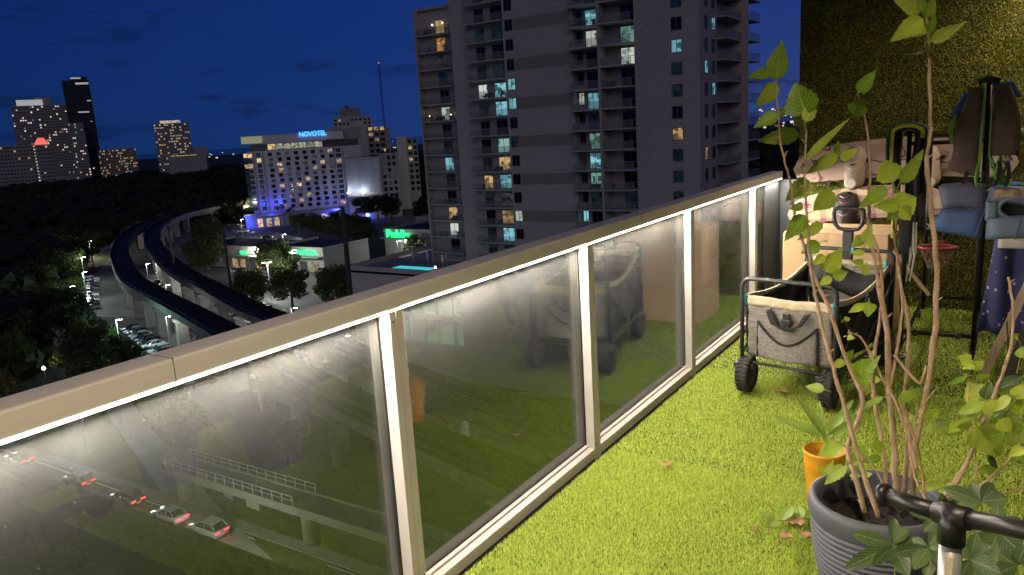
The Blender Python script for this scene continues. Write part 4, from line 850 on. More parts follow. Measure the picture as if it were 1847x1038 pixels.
spots=[(-150,116,.95,'beside the grass island, nearest the rail'),(-157,121,.9,'with lit yellow leaves by the lot lamp'),(-142,121,1.0,'dark, in front of the low grey wall'),(-136,131,1.0,'dark, left of the tall pole'),(-130,124,.9,'dark, just below the tall pole'),(-166,140,.9,'in the middle of the parking lot'),(-172,144,1.05,'large, in front of the pharmacy'),(-180,149,1.1,'large, hiding the shop front'),(-214,148,1.0,'beside the right guideway bend'),(-222,156,1.1,'dark, before the strip of shops'),(-231,163,1.1,'dark, at the left end of the shops'),(-205,142,.9,'small, by the guideway and the shops'),(-244,172,1.2,'dark, between guideway and hotel road'),(-256,182,1.2,'tall, before the hotel road'),(-268,190,1.1,'left of the hotel road lamp'),(-284,202,1.0,'by the hotel road, further up'),(-168,196,.8,'in front of the supermarket sign'),(-158,186,.8,'right of the supermarket sign')]
for x,y,s,w in spots: tree(x,y,s*1.22,f'leafy tree {w}',group='trees around the parking lots')
row2=[(-262,232),(-254,229),(-246,226),(-238,222),(-230,219),(-222,215),(-214,212),(-206,208),(-199,206),(-246,240),(-232,233),(-218,226)]
for i,(x,y) in enumerate(row2): tree(x,y,1.05,f'clipped dark tree behind the slatted fence, {ORD[i]} from the hotel road',group='trees behind the slatted fence')
for i,(x,y) in enumerate(((-318,262),(-310,258),(-326,270),(-300,254),(-292,250),(-284,246),(-276,240),(-228,282),(-222,274),(-232,292))): 
    t=thing('palm_tree',f'palm tree at the foot of the hotel, {ORD[i]} from the left end' if i<7 else f'palm tree beside the hotel annex, {ORD[i-7]} from the right','tree',(x,y,G),rnd.uniform(0,6),group='palm trees by the hotel'); p=PP_[i%2]; link('trunk',p[0],t); link('crown',p[1],t); t.scale=(1.2,1.2,1.15)
for i,(x,y,s) in enumerate(((-240,268,1.5),(-252,272,1.5),(-214,262,1.6),(-264,276,1.3))): tree(x,y,s,f'big dark tree before the hotel annex, {ORD[i]} of four from the blank wall',True,'dark trees before the hotel annex')
for i,(x,y,s) in enumerate(((-190,264,1.7),(-182,272,1.8),(-198,276,1.7))): tree(x,y,s,f'tall dark tree left of the condominium tower, {["nearest","middle","farthest"][i]} of three',True,'dark trees beside the tower')
sp2=[(-142,72,1.1),(-134,67,1.0),(-152,76,1.2),(-162,80,1.2),(-128,72,.8),(-172,86,1.1),(-183,88,1.2),(-196,90,1.2),(-208,98,1.1),(-124,64,1.0),(-160,68,1.2),(-178,74,1.3),(-150,62,1.1),(-228,106,1.2),(-238,112,1.2),(-252,126,1.2),(-262,128,1.2),(-272,134,1.3),(-285,146,1.2)]
for i,(x,y,s) in enumerate(sp2): tree(x,y,s,f'dark leafy tree left of the viaduct parking, {ORD[i]} from the railing corner',i%3==2,'trees left of the viaduct')
for i,j in enumerate(range(22,58,3)):
    p=offset(GA,13.2)[j]; tree(p.x,p.y,.72,f'small leafy tree in the verge left of the viaduct, {ORD[i]} from the near end',False,'verge trees beside the lit path')
for i,(x,y) in enumerate(((-131,60.5),(-143,58),(-126,87),(-118,104))): tree(x,y,.9,f'small yellow-lit bush {["beside the warm globe lamp","in the dark left of the globe lamp","by the taxi under the viaduct","under the right guideway"][i]}',group='lit bushes',name='bush',protos=TPy)
for i,(x,y,s) in enumerate(((-88,56,.8),(-96,58,.9),(-104,62,.9),(-74,60,.7))): tree(x,y,s,f'dark tree behind the railing glass, {ORD[i]} from the street corner',True,'trees behind the railing glass')
lamp((-131,60.5,G+.8),400,(1,.75,.1),.3); lamp((-143,58,G+.8),90,(1,.75,.15),.3)
# the dark wood beyond: one mass of crowns
def wood(name,label,n,azr,Dr,seed,cond=lambda p:True):
    g=np.random.default_rng(seed); base=leaf_cloud([((0,0,0),1.0)],46,.42,seed); out=[]
    lowb=[]
    u=MB().lathe([(.05,-1),(.75,-.6),(.95,0),(.7,.6),(.05,.95)],n=7); bv=np.array(u.v); tris=[]
    for f in u.f:
        for k in range(1,len(f)-1): tris.append((f[0],f[k],f[k+1]))
    core=bv[np.array(tris)]; one=np.concatenate([core*.92,base])
    c=0
    while c<n:
        az_=g.uniform(*azr); D=math.sqrt(g.uniform(Dr[0]**2,Dr[1]**2)) if g.random()<.5 else g.uniform(*Dr); p=polar(az_,D,0)
        if not cond(p): continue
        s=g.uniform(4.5,8.5)*(1+D/2500); a=g.uniform(0,6.28); rot=np.array([[math.cos(a),-math.sin(a),0],[math.sin(a),math.cos(a),0],[0,0,1]])
        out.append((one*np.array([s,s,s*.75]))@rot.T+np.array([p.x,p.y,G+s*.62])); c+=1
    return tag(tri_mesh(name,np.concatenate(out),'leaf_dark'),label,'woods',kind='stuff')
gx=np.array([[p.x,p.y] for p in GA])
def left_of_track(p):
    d=np.hypot(gx[:,0]-p.x,gx[:,1]-p.y); i=int(d.argmin())
    j=min(i,len(GA)-2); t=(GA[j+1]-GA[j]).normalized(); n=Vector((-t.y,t.x,0)); return (Vector((p.x,p.y,0))-GA[j]).dot(n)>24 and not (-134<p.x<-112 and p.y<80)
wood('dark_wood','wide black wood filling the ground left of the viaduct',900,(-75,-55),(150,1050),1,left_of_track)
wood('far_wood','black far wood behind the viaduct bend and the hotel',620,(-59,-50.5),(430,1150),2)
wood('right_wood','black far trees on both sides of the condominium tower',420,(-47,-8),(480,1500),3)
# ================================================================== things on the balcony
M['black_metal']=mat('black_metal',(.018,.018,.018),.38,.4,var=.2,scale=10); M['grey_metal']=mat('grey_metal',(.05,.05,.052),.4,.3); M['rubber']=mat('rubber',(.028,.026,.025),.8,bump=.3,bscale=200); M['heather']=mat('heather',(.21,.19,.165),.9,var=.32,scale=16,bump=.5,bscale=120,stretch=(1,1,7)); M['tan_trim']=mat('tan_trim',(.52,.44,.30),.85,bump=.3,scale=20); M['black_cloth']=mat('black_cloth',(.016,.015,.015),.9,var=.3,scale=20,bump=.5); M['cyan_trim']=mat('cyan_trim',(.03,.42,.55),.7); M['cardboard']=mat('cardboard',(.50,.335,.19),.88,var=.10,scale=5,bump=.12,bscale=60,stretch=(1,1,.3)); M['card_edge']=mat('card_edge',(.36,.24,.13),.9); M['tape']=mat('tape',(.52,.37,.22),.35); M['plastic']=mat('plastic',(.02,.02,.02),.45)
def mesh_pocket_mat():
    m=bpy.data.materials.new('mesh_pocket'); m.use_nodes=True; t=m.node_tree; b=t.nodes['Principled BSDF']; c=N(t,'ShaderNodeTexCoord'); mp=N(t,'ShaderNodeMapping'); mp.inputs['Rotation'].default_value=(0,R(45),0); t.links.new(c.outputs['Object'],mp.inputs[0])
    ck=N(t,'ShaderNodeTexVoronoi'); ck.inputs['Scale'].default_value=150; ck.inputs['Randomness'].default_value=0; t.links.new(mp.outputs[0],ck.inputs['Vector']); mx=N(t,'ShaderNodeMix',data_type='RGBA'); rr_=N(t,'ShaderNodeMapRange'); rr_.inputs[1].default_value=.2; rr_.inputs[2].default_value=.5; t.links.new(ck.outputs['Distance'],rr_.inputs[0]); t.links.new(rr_.outputs[0],mx.inputs[0]); mx.inputs[6].default_value=(.30,.275,.24,1); mx.inputs[7].default_value=(.15,.135,.12,1); t.links.new(mx.outputs[2],b.inputs['Base Color']); b.inputs['Roughness'].default_value=.9; return m
M['mesh_pocket']=mesh_pocket_mat()
def arc(c,r,a0,a1,n,plane='xz'):
    o=[]
    for i in range(n+1):
        a=R(a0+(a1-a0)*i/n); o.append((c[0]+r*math.cos(a),c[1],c[2]+r*math.sin(a)) if plane=='xz' else (c[0],c[1]+r*math.cos(a),c[2]+r*math.sin(a)))
    return o
wg=thing('folding_wagon','grey canvas folding wagon with black frame and chunky wheels by the railing','wagon',(-.985,4.20,0),R(-10.5))
rr=.05
fr=[(-.262,0,.165)]+arc((-.262+rr,0,.655-rr),rr,180,90,5)+arc((.262-rr,0,.655-rr),rr,90,0,5)+[(.262,0,.165)]
MB().tube(fr,.0115,10).build('front_frame','grey_metal',wg,True)
bk=[(-.262,.88,.165)]+arc((-.262+rr,.88,.70-rr),rr,180,90,5)+arc((.262-rr,.88,.70-rr),rr,90,0,5)+[(.262,.88,.165)]
MB().tube(bk,.0115,10).build('rear_frame','grey_metal',wg,True)
for y,z in ((.0,.172),(.06,.215),(.88,.172)): MB().tube([(-.262,y,z),(.262,y,z)],.009,8).build('cross_bar','grey_metal',wg,True)
for s in (-1,1):
    MB().tube([(s*.268,.0,.20),(s*.268,.44,.53),(s*.268,.88,.20)],.008,8).build('side_brace','grey_metal',wg,True); MB().tube([(s*.262,.0,.52),(s*.262,.44,.22),(s*.262,.88,.55)],.008,8).build('side_brace','grey_metal',wg,True); MB().tube([(s*.25,0,.172),(s*.25,.88,.172)],.009,8).build('bottom_bar','grey_metal',wg,True); MB().tube([(s*.262,.0,.545),(s*.235,.03,.50)],.008,6).build('strut','grey_metal',wg)
def cloth(fn,nu,nv,th):
    """sheet fn(u,v)->Vector with thickness th"""
    b=MB(); V=[[Vector(fn(i/(nu-1),j/(nv-1))) for j in range(nv)] for i in range(nu)]; up=[]; dn=[]
    for i in range(nu):
        for j in range(nv):
            du=V[min(i+1,nu-1)][j]-V[max(i-1,0)][j]; dv=V[i][min(j+1,nv-1)]-V[i][max(j-1,0)]; n=du.cross(dv); n=n.normalized() if n.length>1e-9 else Vector((0,0,1)); up.append(V[i][j]+n*th/2); dn.append(V[i][j]-n*th/2)
    k=nu*nv; fs=[]
    for i in range(nu-1):
        for j in range(nv-1):
            a=i*nv+j; fs.append((a,a+nv,a+nv+1,a+1)); fs.append((k+a,k+a+1,k+a+nv+1,k+a+nv))
    for i in range(nu-1): fs.append((i*nv,k+i*nv,k+(i+1)*nv,(i+1)*nv)); fs.append((i*nv+nv-1,(i+1)*nv+nv-1,k+(i+1)*nv+nv-1,k+i*nv+nv-1))
    for j in range(nv-1): fs.append((j,j+1,k+j+1,k+j)); a=(nu-1)*nv+j; fs.append((a,k+a,k+a+1,a+1))
    return b.add(up+dn,fs)
wob=lambda x,z,s=1: .006*s*math.sin(x*31+z*17)+.005*s*math.sin(x*57-z*43+1.3)
body=MB()
cf=cloth(lambda u,v:(-.235+.47*u,.022+wob(u,v)-.018*math.sin(v*3.14)*math.sin(u*3.14),.205+.295*v),20,14,.006); cf.build('front_panel','heather',wg,True)
cloth(lambda u,v:(-.24+.48*u,.020+wob(u,v,.6),.497+.056*v+.004*math.sin(u*9)),20,4,.010).build('top_trim','tan_trim',wg,True)
for s in (-1,1):
    sp=cloth(lambda u,v:(s*(.238+.012*math.sin(v*3.14)),.03+.85*u,.205+(.345+.05*u)*v-(.05*math.sin(u*3.14))*v+wob(u*3,v)),16,10,.008).build('side_panel','black_cloth' if s<0 else 'black_cloth',wg,True)
    cloth(lambda u,v:(s*.242,.03+.85*u,.535+.06*u-.055*math.sin(u*3.14)+.03*v),16,3,.012).build('side_trim','tan_trim',wg,True)
cloth(lambda u,v:(-.235+.47*u,.87-wob(u,v),.205+.40*v),16,10,.008).build('back_panel','heather',wg,True)
cloth(lambda u,v:(-.24+.48*u,.868,.60+.04*v),10,3,.012).build('back_trim','tan_trim',wg,True)
cloth(lambda u,v:(-.235+.47*u,.03+.84*v,.207+.01*math.sin(u*9)),8,8,.006).build('floor_panel','black_cloth',wg,True)
# mesh pocket on the front, piping, carrying strap and buckle
cloth(lambda u,v:(-.165+.33*u,-.004-.03*math.sin(u*3.14)*(1-v*.6)+wob(u,v,.5),.215+v*(.20-.11*math.sin(u*3.14))),18,10,.004).build('mesh_pocket','mesh_pocket',wg,True)
MB().tube([(-.165+.33*u/16,-.010-.014*math.sin(u/16*3.14),.418-.11*math.sin(u/16*3.14)) for u in range(17)],.006,6).build('pocket_piping','black_cloth',wg,True)
for s in (-1,1): MB().tube([(s*.168,-.006,.212),(s*.166,.0,.42)],.0055,6).build('pocket_seam','black_cloth',wg)
sv=[(-.105,-.002,.493),(-.085,-.014,.455),(-.065,-.024,.425),(-.03,-.030,.405),(.03,-.030,.400),(.075,-.026,.42),(.095,-.016,.455),(.112,-.002,.49)]
cloth(lambda u,v:(Vector(sv[min(int(u*7),6)]).lerp(Vector(sv[min(int(u*7),6)+1]),u*7-min(int(u*7),6)) if u<1 else Vector(sv[-1]))+Vector(((v-.5)*.034 if (u<.3 or u>.7) else 0,0,(v-.5)*(.012 if (u<.3 or u>.7) else .016))),22,3,.004).build('carry_strap','black_cloth',wg,True)
MB().bevbox(-.018,.022,-.022,-.006,.40,.485,.004).bevbox(-.026,.030,-.026,-.010,.425,.45,.004).build('buckle','plastic',wg)
for s in (-1,1): MB().tube([(s*.24,.012,.555),(s*.262,.0,.55),(s*.244,.018,.50)],.010,7).build('corner_tie','cyan_trim',wg,True)
for s in (-1,1): MB().tube([(s*.225,.86,.66),(s*.23,.85,.55),(s*.228,.845,.40)],.007,6).build('corner_tie','cyan_trim',wg,True)
# wheels with tread blocks
def wheel_tyre():
    b=MB().lathe([(.045,-.034),(.088,-.036),(.096,-.028),(.0975,-.012),(.0975,.012),(.096,.028),(.088,.036),(.045,.034)],n=36,axis='x')
    for i in range(26):
        a=2*math.pi*i/26
        for s in (-1,1):
            p=[]
            for (h,da) in ((.004,0),(.018,.07),(.034,.10)): p.append((s*h,math.cos(a+da)*.0985,math.sin(a+da)*.0985))
            b.tube(p,.0048,5)
    return b.mesh('tyre','rubber',True)
def wheel_hub():
    b=MB().lathe([(.012,-.040),(.03,-.040),(.044,-.034),(.044,-.026),(.012,-.02)],n=20,axis='x').lathe([(.012,.020),(.044,.026),(.044,.034),(.03,.040),(.012,.040)],n=20,axis='x')
    for i in range(6):
        a=i*math.pi/3; b.tube([(.036,0,0),(.036,math.cos(a)*.044,math.sin(a)*.044)],.006,5).tube([(-.036,0,0),(-.036,math.cos(a)*.044,math.sin(a)*.044)],.006,5)
    return b.mesh('hub','plastic',False)
wt_m,wh_m=wheel_tyre(),wheel_hub()
for s,y in ((-1,.0),(1,.0),(-1,.86),(1,.86)):
    w=link('wheel',wt_m,wg,(s*.235,y,.0985),(0,0,R(6 if y==0 else 0))); link('hub',wh_m,w)
    MB().bevbox(-.062,.052,-.035,.035,.0,.028,.004).build('wheel_mount','grey_metal',wg,loc=(s*.235,y,.165-.0265))
    for q in (-1,1): MB().bevbox(q*.046-.004,q*.046+.004,-.016,.016,-.075,.0,.002).build('fork','grey_metal',wg,loc=(s*.235,y,.165))
# pull handle folded up at the back
hd=[(-.082,.86,.86),(-.090,.86,.92),(-.086,.86,.945),(-.066,.86,.957),(.066,.86,.957),(.086,.86,.945),(.090,.86,.92),(.082,.86,.86),(.058,.86,.832),(.03,.86,.825),(-.03,.86,.825),(-.058,.86,.832)]
MB().tube(hd,.0125,8,closed=True).build('handle_grip','plastic',wg,True)
MB().bevbox(-.03,.03,.845,.875,.64,.815,.005).build('handle_shaft','plastic',wg); MB().bevbox(-.022,.022,.838,.845,.69,.725,.003).build('handle_label','grey_metal',wg); MB().bevbox(.026,.044,.836,.85,.69,.722,.003).build('release_button','cyan_trim',wg)
cloth(lambda u,v:(-.20+.40*u,.855-.10*math.sin(v*3.1),.42+.16*v+.03*math.sin(u*6)),12,6,.008).build('folded_cover','black_cloth',wg,True)
# tall cardboard box behind the wagon
cb=thing('cardboard_box','large tan cardboard box standing against the turf wall behind the wagon','box',(-1.0,5.86,-.02),R(-3)); bw,bd,bh=.345,.25,.73
MB().bevbox(-bw,bw,-bd,bd,0,bh,.006).build('carton','cardboard',cb)
MB().box(-bw+.004,bw-.004,-bd+.004,-.002,bh+.001,bh+.006).build('top_flap','cardboard',cb); MB().box(-bw+.004,bw-.004,.002,bd-.004,bh+.001,bh+.006).build('top_flap','cardboard',cb); MB().box(-bw-.001,bw+.001,-.028,.028,bh+.0065,bh+.008).build('tape','tape',cb)
MB().box(-.028,.028,-bd-.0015,-bd-.0005,bh-.14,bh).box(-bw+.01,bw-.01,-bd-.0015,-bd-.0005,bh-.085,bh-.082).build('front_tape','tape',cb)
MB().add([(bw,-bd,bh),(bw,bd-.1,bh),(bw+.10,bd-.12,bh+.07),(bw+.10,-bd+.02,bh+.07),(bw,-bd,bh+.004),(bw,bd-.1,bh+.004),(bw+.10,bd-.12,bh+.074),(bw+.10,-bd+.02,bh+.074)],[(0,1,2,3),(7,6,5,4),(0,4,5,1),(1,5,6,2),(2,6,7,3),(3,7,4,0)]).build('side_flap','cardboard',cb)
# boards on the wall
def graphic_mat(name,base,line,plaid=False):
    m=mat(name,base,.35,coat=.3,var=.05); t=m.node_tree; b=t.nodes['Principled BSDF']; c=N(t,'ShaderNodeTexCoord')
    if plaid:
        acc=None
        for rot,sc in ((0,16),(90,13)):
            mp=N(t,'ShaderNodeMapping'); mp.inputs['Rotation'].default_value=(0,R(rot+6),0); t.links.new(c.outputs['Object'],mp.inputs[0]); w=N(t,'ShaderNodeTexWave'); w.inputs['Scale'].default_value=sc/6.28*1.0; t.links.new(mp.outputs[0],w.inputs[0]); r_=N(t,'ShaderNodeMapRange'); r_.inputs[1].default_value=.62; r_.inputs[2].default_value=.7; t.links.new(w.outputs['Fac'],r_.inputs[0])
            if acc is None: acc=r_.outputs[0]
            else:
                a=N(t,'ShaderNodeMath',operation='ADD'); t.links.new(acc,a.inputs[0]); t.links.new(r_.outputs[0],a.inputs[1]); k=N(t,'ShaderNodeMath',operation='MULTIPLY'); k.inputs[1].default_value=.5; t.links.new(a.outputs[0],k.inputs[0]); acc=k.outputs[0]
        fac=acc
    else:
        n=N(t,'ShaderNodeTexNoise'); n.inputs['Scale'].default_value=2.2; n.inputs['Detail'].default_value=1; n.inputs['Distortion'].default_value=1.2; t.links.new(c.outputs['Object'],n.inputs['Vector']); s=N(t,'ShaderNodeMath',operation='SUBTRACT'); s.inputs[1].default_value=.5; t.links.new(n.outputs['Fac'],s.inputs[0]); ab=N(t,'ShaderNodeMath',operation='ABSOLUTE'); t.links.new(s.outputs[0],ab.inputs[0]); r_=N(t,'ShaderNodeMapRange'); r_.inputs[1].default_value=.004; r_.inputs[2].default_value=.008; r_.inputs[3].default_value=1; r_.inputs[4].default_value=0; t.links.new(ab.outputs[0],r_.inputs[0]); fac=r_.outputs[0]
    mx=N(t,'ShaderNodeMix',data_type='RGBA'); t.links.new(fac,mx.inputs[0]); mx.inputs[6].default_value=(*base,1); mx.inputs[7].default_value=(*line,1); t.links.new(mx.outputs[2],b.inputs['Base Color']); return m
M['board_pink']=graphic_mat('board_pink',(.42,.30,.24),(.16,.04,.04)); M['board_plaid']=graphic_mat('board_plaid',(.62,.50,.30),(.34,.12,.17),True); M['board_edge']=mat('board_edge',(.66,.62,.55),.4); M['boot_cream']=mat('boot_cream',(.36,.28,.22),.7,bump=.3,scale=12); M['boot_black']=mat('boot_black',(.02,.016,.015),.6,bump=.3,scale=12); M['lace']=mat('lace',(.6,.56,.5),.8); M['pink']=mat('pink',(.62,.22,.36),.6)
def board(name,label,x0,x1,zc,hh,y,m,arcz,tilt,rockd=.03):
    t=thing(name,label,'board',((x0+x1)/2,y,zc),0); L=(x1-x0)/2; n=40; out=[]
    for i in range(n+1):
        u=-1+2*i/n; w=hh*(1-abs(u)**9)**.5*(1-.12*u*u) if abs(u)<1 else .001; out.append((u*L,w,arcz*(1-u*u)+tilt*u))
    b=MB(); vs=[]; th=.011
    for (x,w,dz) in out:
        yo=-rockd*(x/L)**2*1.0
        vs+=[(x,yo-th,dz+w),(x,yo-th,dz-w),(x,yo+th,dz-w*.98),(x,yo+th,dz+w*.98)]
    fs=[];ms=[]
    for i in range(n):
        for j in range(4): fs.append((i*4+j,(i+1)*4+j,(i+1)*4+(j+1)%4,i*4+(j+1)%4)); ms.append(0 if j==0 else 1)
    b.v=vs;b.f=fs;b.m=ms; b.build('deck',[m,'board_edge'],t,False); return t
def boot(parent,x,z,m,lace_m,tall=.30,wid=.105,rz=0):
    """boot bound to a wall-mounted board: sole on the board, foot pointing down, opening towards the viewer"""
    o=MB(); secs=[]
    for i,(s,w,h) in enumerate(((-.52,.25,.03),(-.45,.75,.085),(-.25,.98,.12),(-.02,.92,.15),(.18,.86,.20),(.36,.84,.215),(.47,.62,.20),(.52,.30,.17))):
        secs.append((s*tall,w*wid*.5,h))
    vs=[];k=10
    for (zz,w,h) in secs:
        for j in range(k): a=math.pi*j/(k-1); vs.append((math.cos(a)*w,-math.sin(a)**.7*h,zz))
    fs=[(i*k+j,i*k+j+1,(i+1)*k+j+1,(i+1)*k+j) for i in range(len(secs)-1) for j in range(k-1)]+[tuple(range(k)),tuple((len(secs)-1)*k+j for j in range(k))[::-1]]
    o.add(vs,fs); b=o.build('boot',m,parent,True,loc=(x,-.014,z)); b.rotation_euler=(0,R(180+rz),0)
    lc=MB()
    for i in range(5): zz=-.14+i*.045; hh=.10+.02*i; lc.tube([(-.035,-hh*.86,zz),(0,-hh-.012,zz+.012),(.035,-hh*.86,zz)],.0035,5)
    lc.build('laces',lace_m,b); MB().lathe([(.030,-.0),(.042,.0),(.042,.012),(.030,.012)],(0,-.222,.11),18,'y').build('cuff',lace_m if m=='boot_cream' else 'grey_metal',b,True)
    MB().tube([(-.075,-.004,-.05),(-.05,-.09,-.04),(0,-.145,-.03),(.05,-.09,-.04),(.075,-.004,-.05)],.011,6).tube([(-.08,-.006,-.05),(-.11,-.012,-.055)],.013,6).tube([(.08,-.006,-.05),(.11,-.012,-.055)],.013,6).build('strap','boot_black',b,True); return b
b1=board('wakeboard','long pale pink board with bindings hanging highest on the turf wall',-1.52,.03,1.095,.148,6.655,'board_pink',.07,.012)
boot(b1,-.305,.0,'boot_cream','lace',.32,.165); boot(b1,.215,.0,'boot_cream','lace',.29,.15,-8)
MB().tube([(-.62,-.03,.06),(-.3,-.035,.085),(-.1,-.03,.03),(.1,-.035,.06),(.32,-.03,.02),(.55,-.03,.06)],.004,5).build('leash','boot_black',b1,True)
b2=board('wakeboard','shorter plaid patterned board with black bindings under the pink board',-1.56,-.40,.765,.128,6.655,'board_plaid',.05,.05)
boot(b2,-.13,-.03,'boot_black','pink',.32,.19); boot(b2,.36,.0,'boot_black','lace',.32,.18)
for bd_,xs in ((b1,(-.5,.5)),(b2,(-.35,.35))):
    for x in xs: MB().box(x-.012,x+.012,-.02,.035,-.145,-.128).box(x-.012,x+.012,-.026,-.02,-.145,-.10).build('wall_hook','black_metal',bd_)
# clothes rack
rk=thing('clothes_rack','black metal double rail clothes rack on castors before the turf wall','rack',(0,0,0))
for x,y,h in ((-.53,5.2,1.39),(-.14,5.2,1.645),(-.50,6.25,1.39),(-.15,6.25,1.645)): MB().tube([(x,y,.075),(x,y,h)],.0135,10).build('upright','black_metal',rk,True)
for x,h in ((-.53,1.39),(-.14,1.645)): MB().tube([(x,5.12,h),(x+.015,6.33,h)],.0125,10).build('hanging_rail','black_metal',rk,True)
for y,z in ((5.2,1.325),(6.25,1.325),(5.2,.17),(6.25,.17)): MB().tube([(-.54,y,z),(-.13,y,z)],.0125,10).build('cross_bar','black_metal',rk,True)
for x in (-.53,-.14): MB().tube([(x,5.08,.075),(x,6.36,.075)],.0135,10).build('base_bar','black_metal',rk,True)
for x in (-.53,-.14):
    for y in (5.1,6.34): MB().lathe([(.012,-.012),(.026,-.012),(.03,0),(.026,.012),(.012,.012)],(x,y,.010),14,'x').box(x-.008,x+.008,y-.008,y+.008,.03,.075).build('castor','grey_metal',rk)
for x in (-.45,-.22): MB().lathe([(.02,-.004),(.02,.004)],(x,5.184,.17),14,'y').build('end_cap','grey_metal',rk)
# garments hanging on it
M['mauve']=mat('mauve',(.11,.07,.065),.85,var=.25,scale=9,bump=.5,bscale=90); M['lime']=mat('lime',(.14,.36,.05),.7); M['royal']=mat('royal',(.03,.11,.36),.75); M['teal']=mat('teal',(.06,.14,.19),.8,bump=.4,scale=15); M['yellow_trim']=mat('yellow_trim',(.62,.55,.04),.7); M['neo_blue']=mat('neo_blue',(.055,.105,.26),.6,var=.15,scale=5,bump=.15,bscale=200); M['neo_grey']=mat('neo_grey',(.12,.17,.24),.6,var=.15,scale=5,bump=.15,bscale=200); M['neo_purple']=mat('neo_purple',(.10,.10,.18),.6,var=.15,scale=5)
def puff(b,x0,x1,z0,z1,yc,d,shape=lambda u,v:(0,0),n=12):
    """quilted panel: closed pillow between x0..x1, z0..z1, bulging by d about yc"""
    vs=[];k=n
    for sgn in (-1,1):
        for i in range(k+1):
            for j in range(k+1):
                u=i/k;v=j/k; e=(max(0,1-(2*u-1)**4)*max(0,1-(2*v-1)**4))**.5; sx,sz=shape(u,v); vs.append((x0+(x1-x0)*u+sx, yc+sgn*d*e, z0+(z1-z0)*v+sz))
    m=(k+1)**2; fs=[]
    for i in range(k):
        for j in range(k): a=i*(k+1)+j; fs.append((a,a+k+1,a+k+2,a+1)); fs.append((m+a,m+a+1,m+a+k+2,m+a+k+1))
    return b.add(vs,fs)
lv=thing('life_vest','brown and green padded vest hung over the right post of the rack','vest',(-.14,5.14,1.645))
puff(MB(),-.165,-.02,-.47,-.02,-.03,.045,lambda u,v:(.06*v*(1-u)-.02*(1-v)*(1-u)+.012*math.sin(v*9)*(1-u),-.05*u*(v<.1))).build('left_panel','mauve',lv,True); puff(MB(),.02,.155,-.40,-.02,-.03,.045,lambda u,v:(-.055*v*u+.03*math.sin(v*3.1)*u,0)).build('right_panel','mauve',lv,True)
MB().tube([(-.022,-.07,-.44),(-.02,-.085,-.25),(-.015,-.06,-.05),(-.03,-.02,.01)],.007,6).tube([(.022,-.06,-.40),(.02,-.07,-.2),(.03,-.05,-.05)],.004,6).tube([(-.165,-.03,-.33),(-.175,-.03,-.22),(-.15,-.03,-.16)],.010,6).build('green_piping','lime',lv,True)
puff(MB(),-.19,-.10,-.19,-.04,.01,.02,lambda u,v:(.07*v,0)).build('shoulder_strap','royal',lv,True); puff(MB(),.06,.16,-.09,.0,.01,.02,lambda u,v:(-.05*v,0)).build('shoulder_strap','royal',lv,True)
MB().tube([(-.05,-.02,.005),(0,-.025,.025),(.05,-.02,.005)],.018,8).build('collar','black_cloth',lv,True)
for x,z in ((-.10,-.60),(-.05,-.66),(.06,-.58),(.10,-.64)): cloth(lambda u,v:(x+.02*v+.01*math.sin(u*5),-.05+.01*math.sin(u*7),-.43+(z+.43)*u),8,3,.004).build('hanging_strap','black_cloth',lv)
MB().tube([(-.03,-.06,-.44),(-.035,-.07,-.53),(-.02,-.06,-.60)],.008,6).build('green_tail','lime',lv,True)
ws=thing('harness','black harness with teal and yellow edging draped over the left post of the rack','harness',(-.53,5.17,1.39))
def drape(r,w,yo,zl,zr,th,y0=-.08):
    def fn(u,v):
        if u<.3: q=u/.3; return Vector((-r,y0+yo+w*v+.01*math.sin(q*8),-zl*(1-q)))
        if u>.7: q=(u-.7)/.3; return Vector((r,y0+yo+w*v+.008*math.sin(q*9),-zr*q))
        a=math.pi*(1-(u-.3)/.4); return Vector((r*math.cos(a),y0+yo+w*v,r*.55*math.sin(a)))
    return cloth(fn,40,6,th)
drape(.058,.20,0,.46,.52,.022).build('body','black_cloth',ws,True); drape(.092,.16,.02,.30,.14,.012).build('outer_layer','black_cloth',ws,True)
drape(.080,.03,-.015,.16,.03,.02).build('yellow_edge','yellow_trim',ws,True); drape(.105,.04,-.01,.24,-.02,.014).build('teal_side','teal',ws,True)
puff(MB(),.03,.13,-.36,.0,.03,.05,lambda u,v:(-.03*(1-v),0)).build('back_pad','black_cloth',ws,True); puff(MB(),-.07,-.035,-.62,-.33,-.06,.02).build('leg_strap','yellow_trim',ws,True); puff(MB(),-.03,.05,-.72,-.35,-.05,.03).build('leg_pad','black_cloth',ws,True)
for x in (.03,.05): MB().tube([(x,-.06,-.52),(x+.012,-.07,-.72),(x-.006,-.07,-.88),(x+.02,-.06,-.70),(x+.015,-.06,-.52)],.0035,5).build('cord','lace',ws)
nv=thing('neoprene_vest','blue neoprene vest with an open armhole hung low on the rack','vest',(-.14,5.12,.93))
puff(MB(),-.25,.01,-.10,.02,-.03,.03,lambda u,v:(.06*v*(1-u)-.02*(1-u)*(1-v),-.05*u*(1-v))).build('lower_panel','neo_blue',nv,True); puff(MB(),-.19,.02,.02,.16,-.03,.03,lambda u,v:(-.03*v*(1-u),.01*math.sin(u*3))).build('upper_panel','neo_purple',nv,True)
puff(MB(),.03,.34,-.15,-.02,-.05,.04,lambda u,v:(0,.02*u)).build('side_panel','neo_grey',nv,True); puff(MB(),.02,.34,.06,.155,-.04,.03,lambda u,v:(.02*v,-.05*u*u)).build('shoulder','neo_purple',nv,True); puff(MB(),.02,.085,-.04,.07,-.05,.03).build('chest','neo_grey',nv,True)
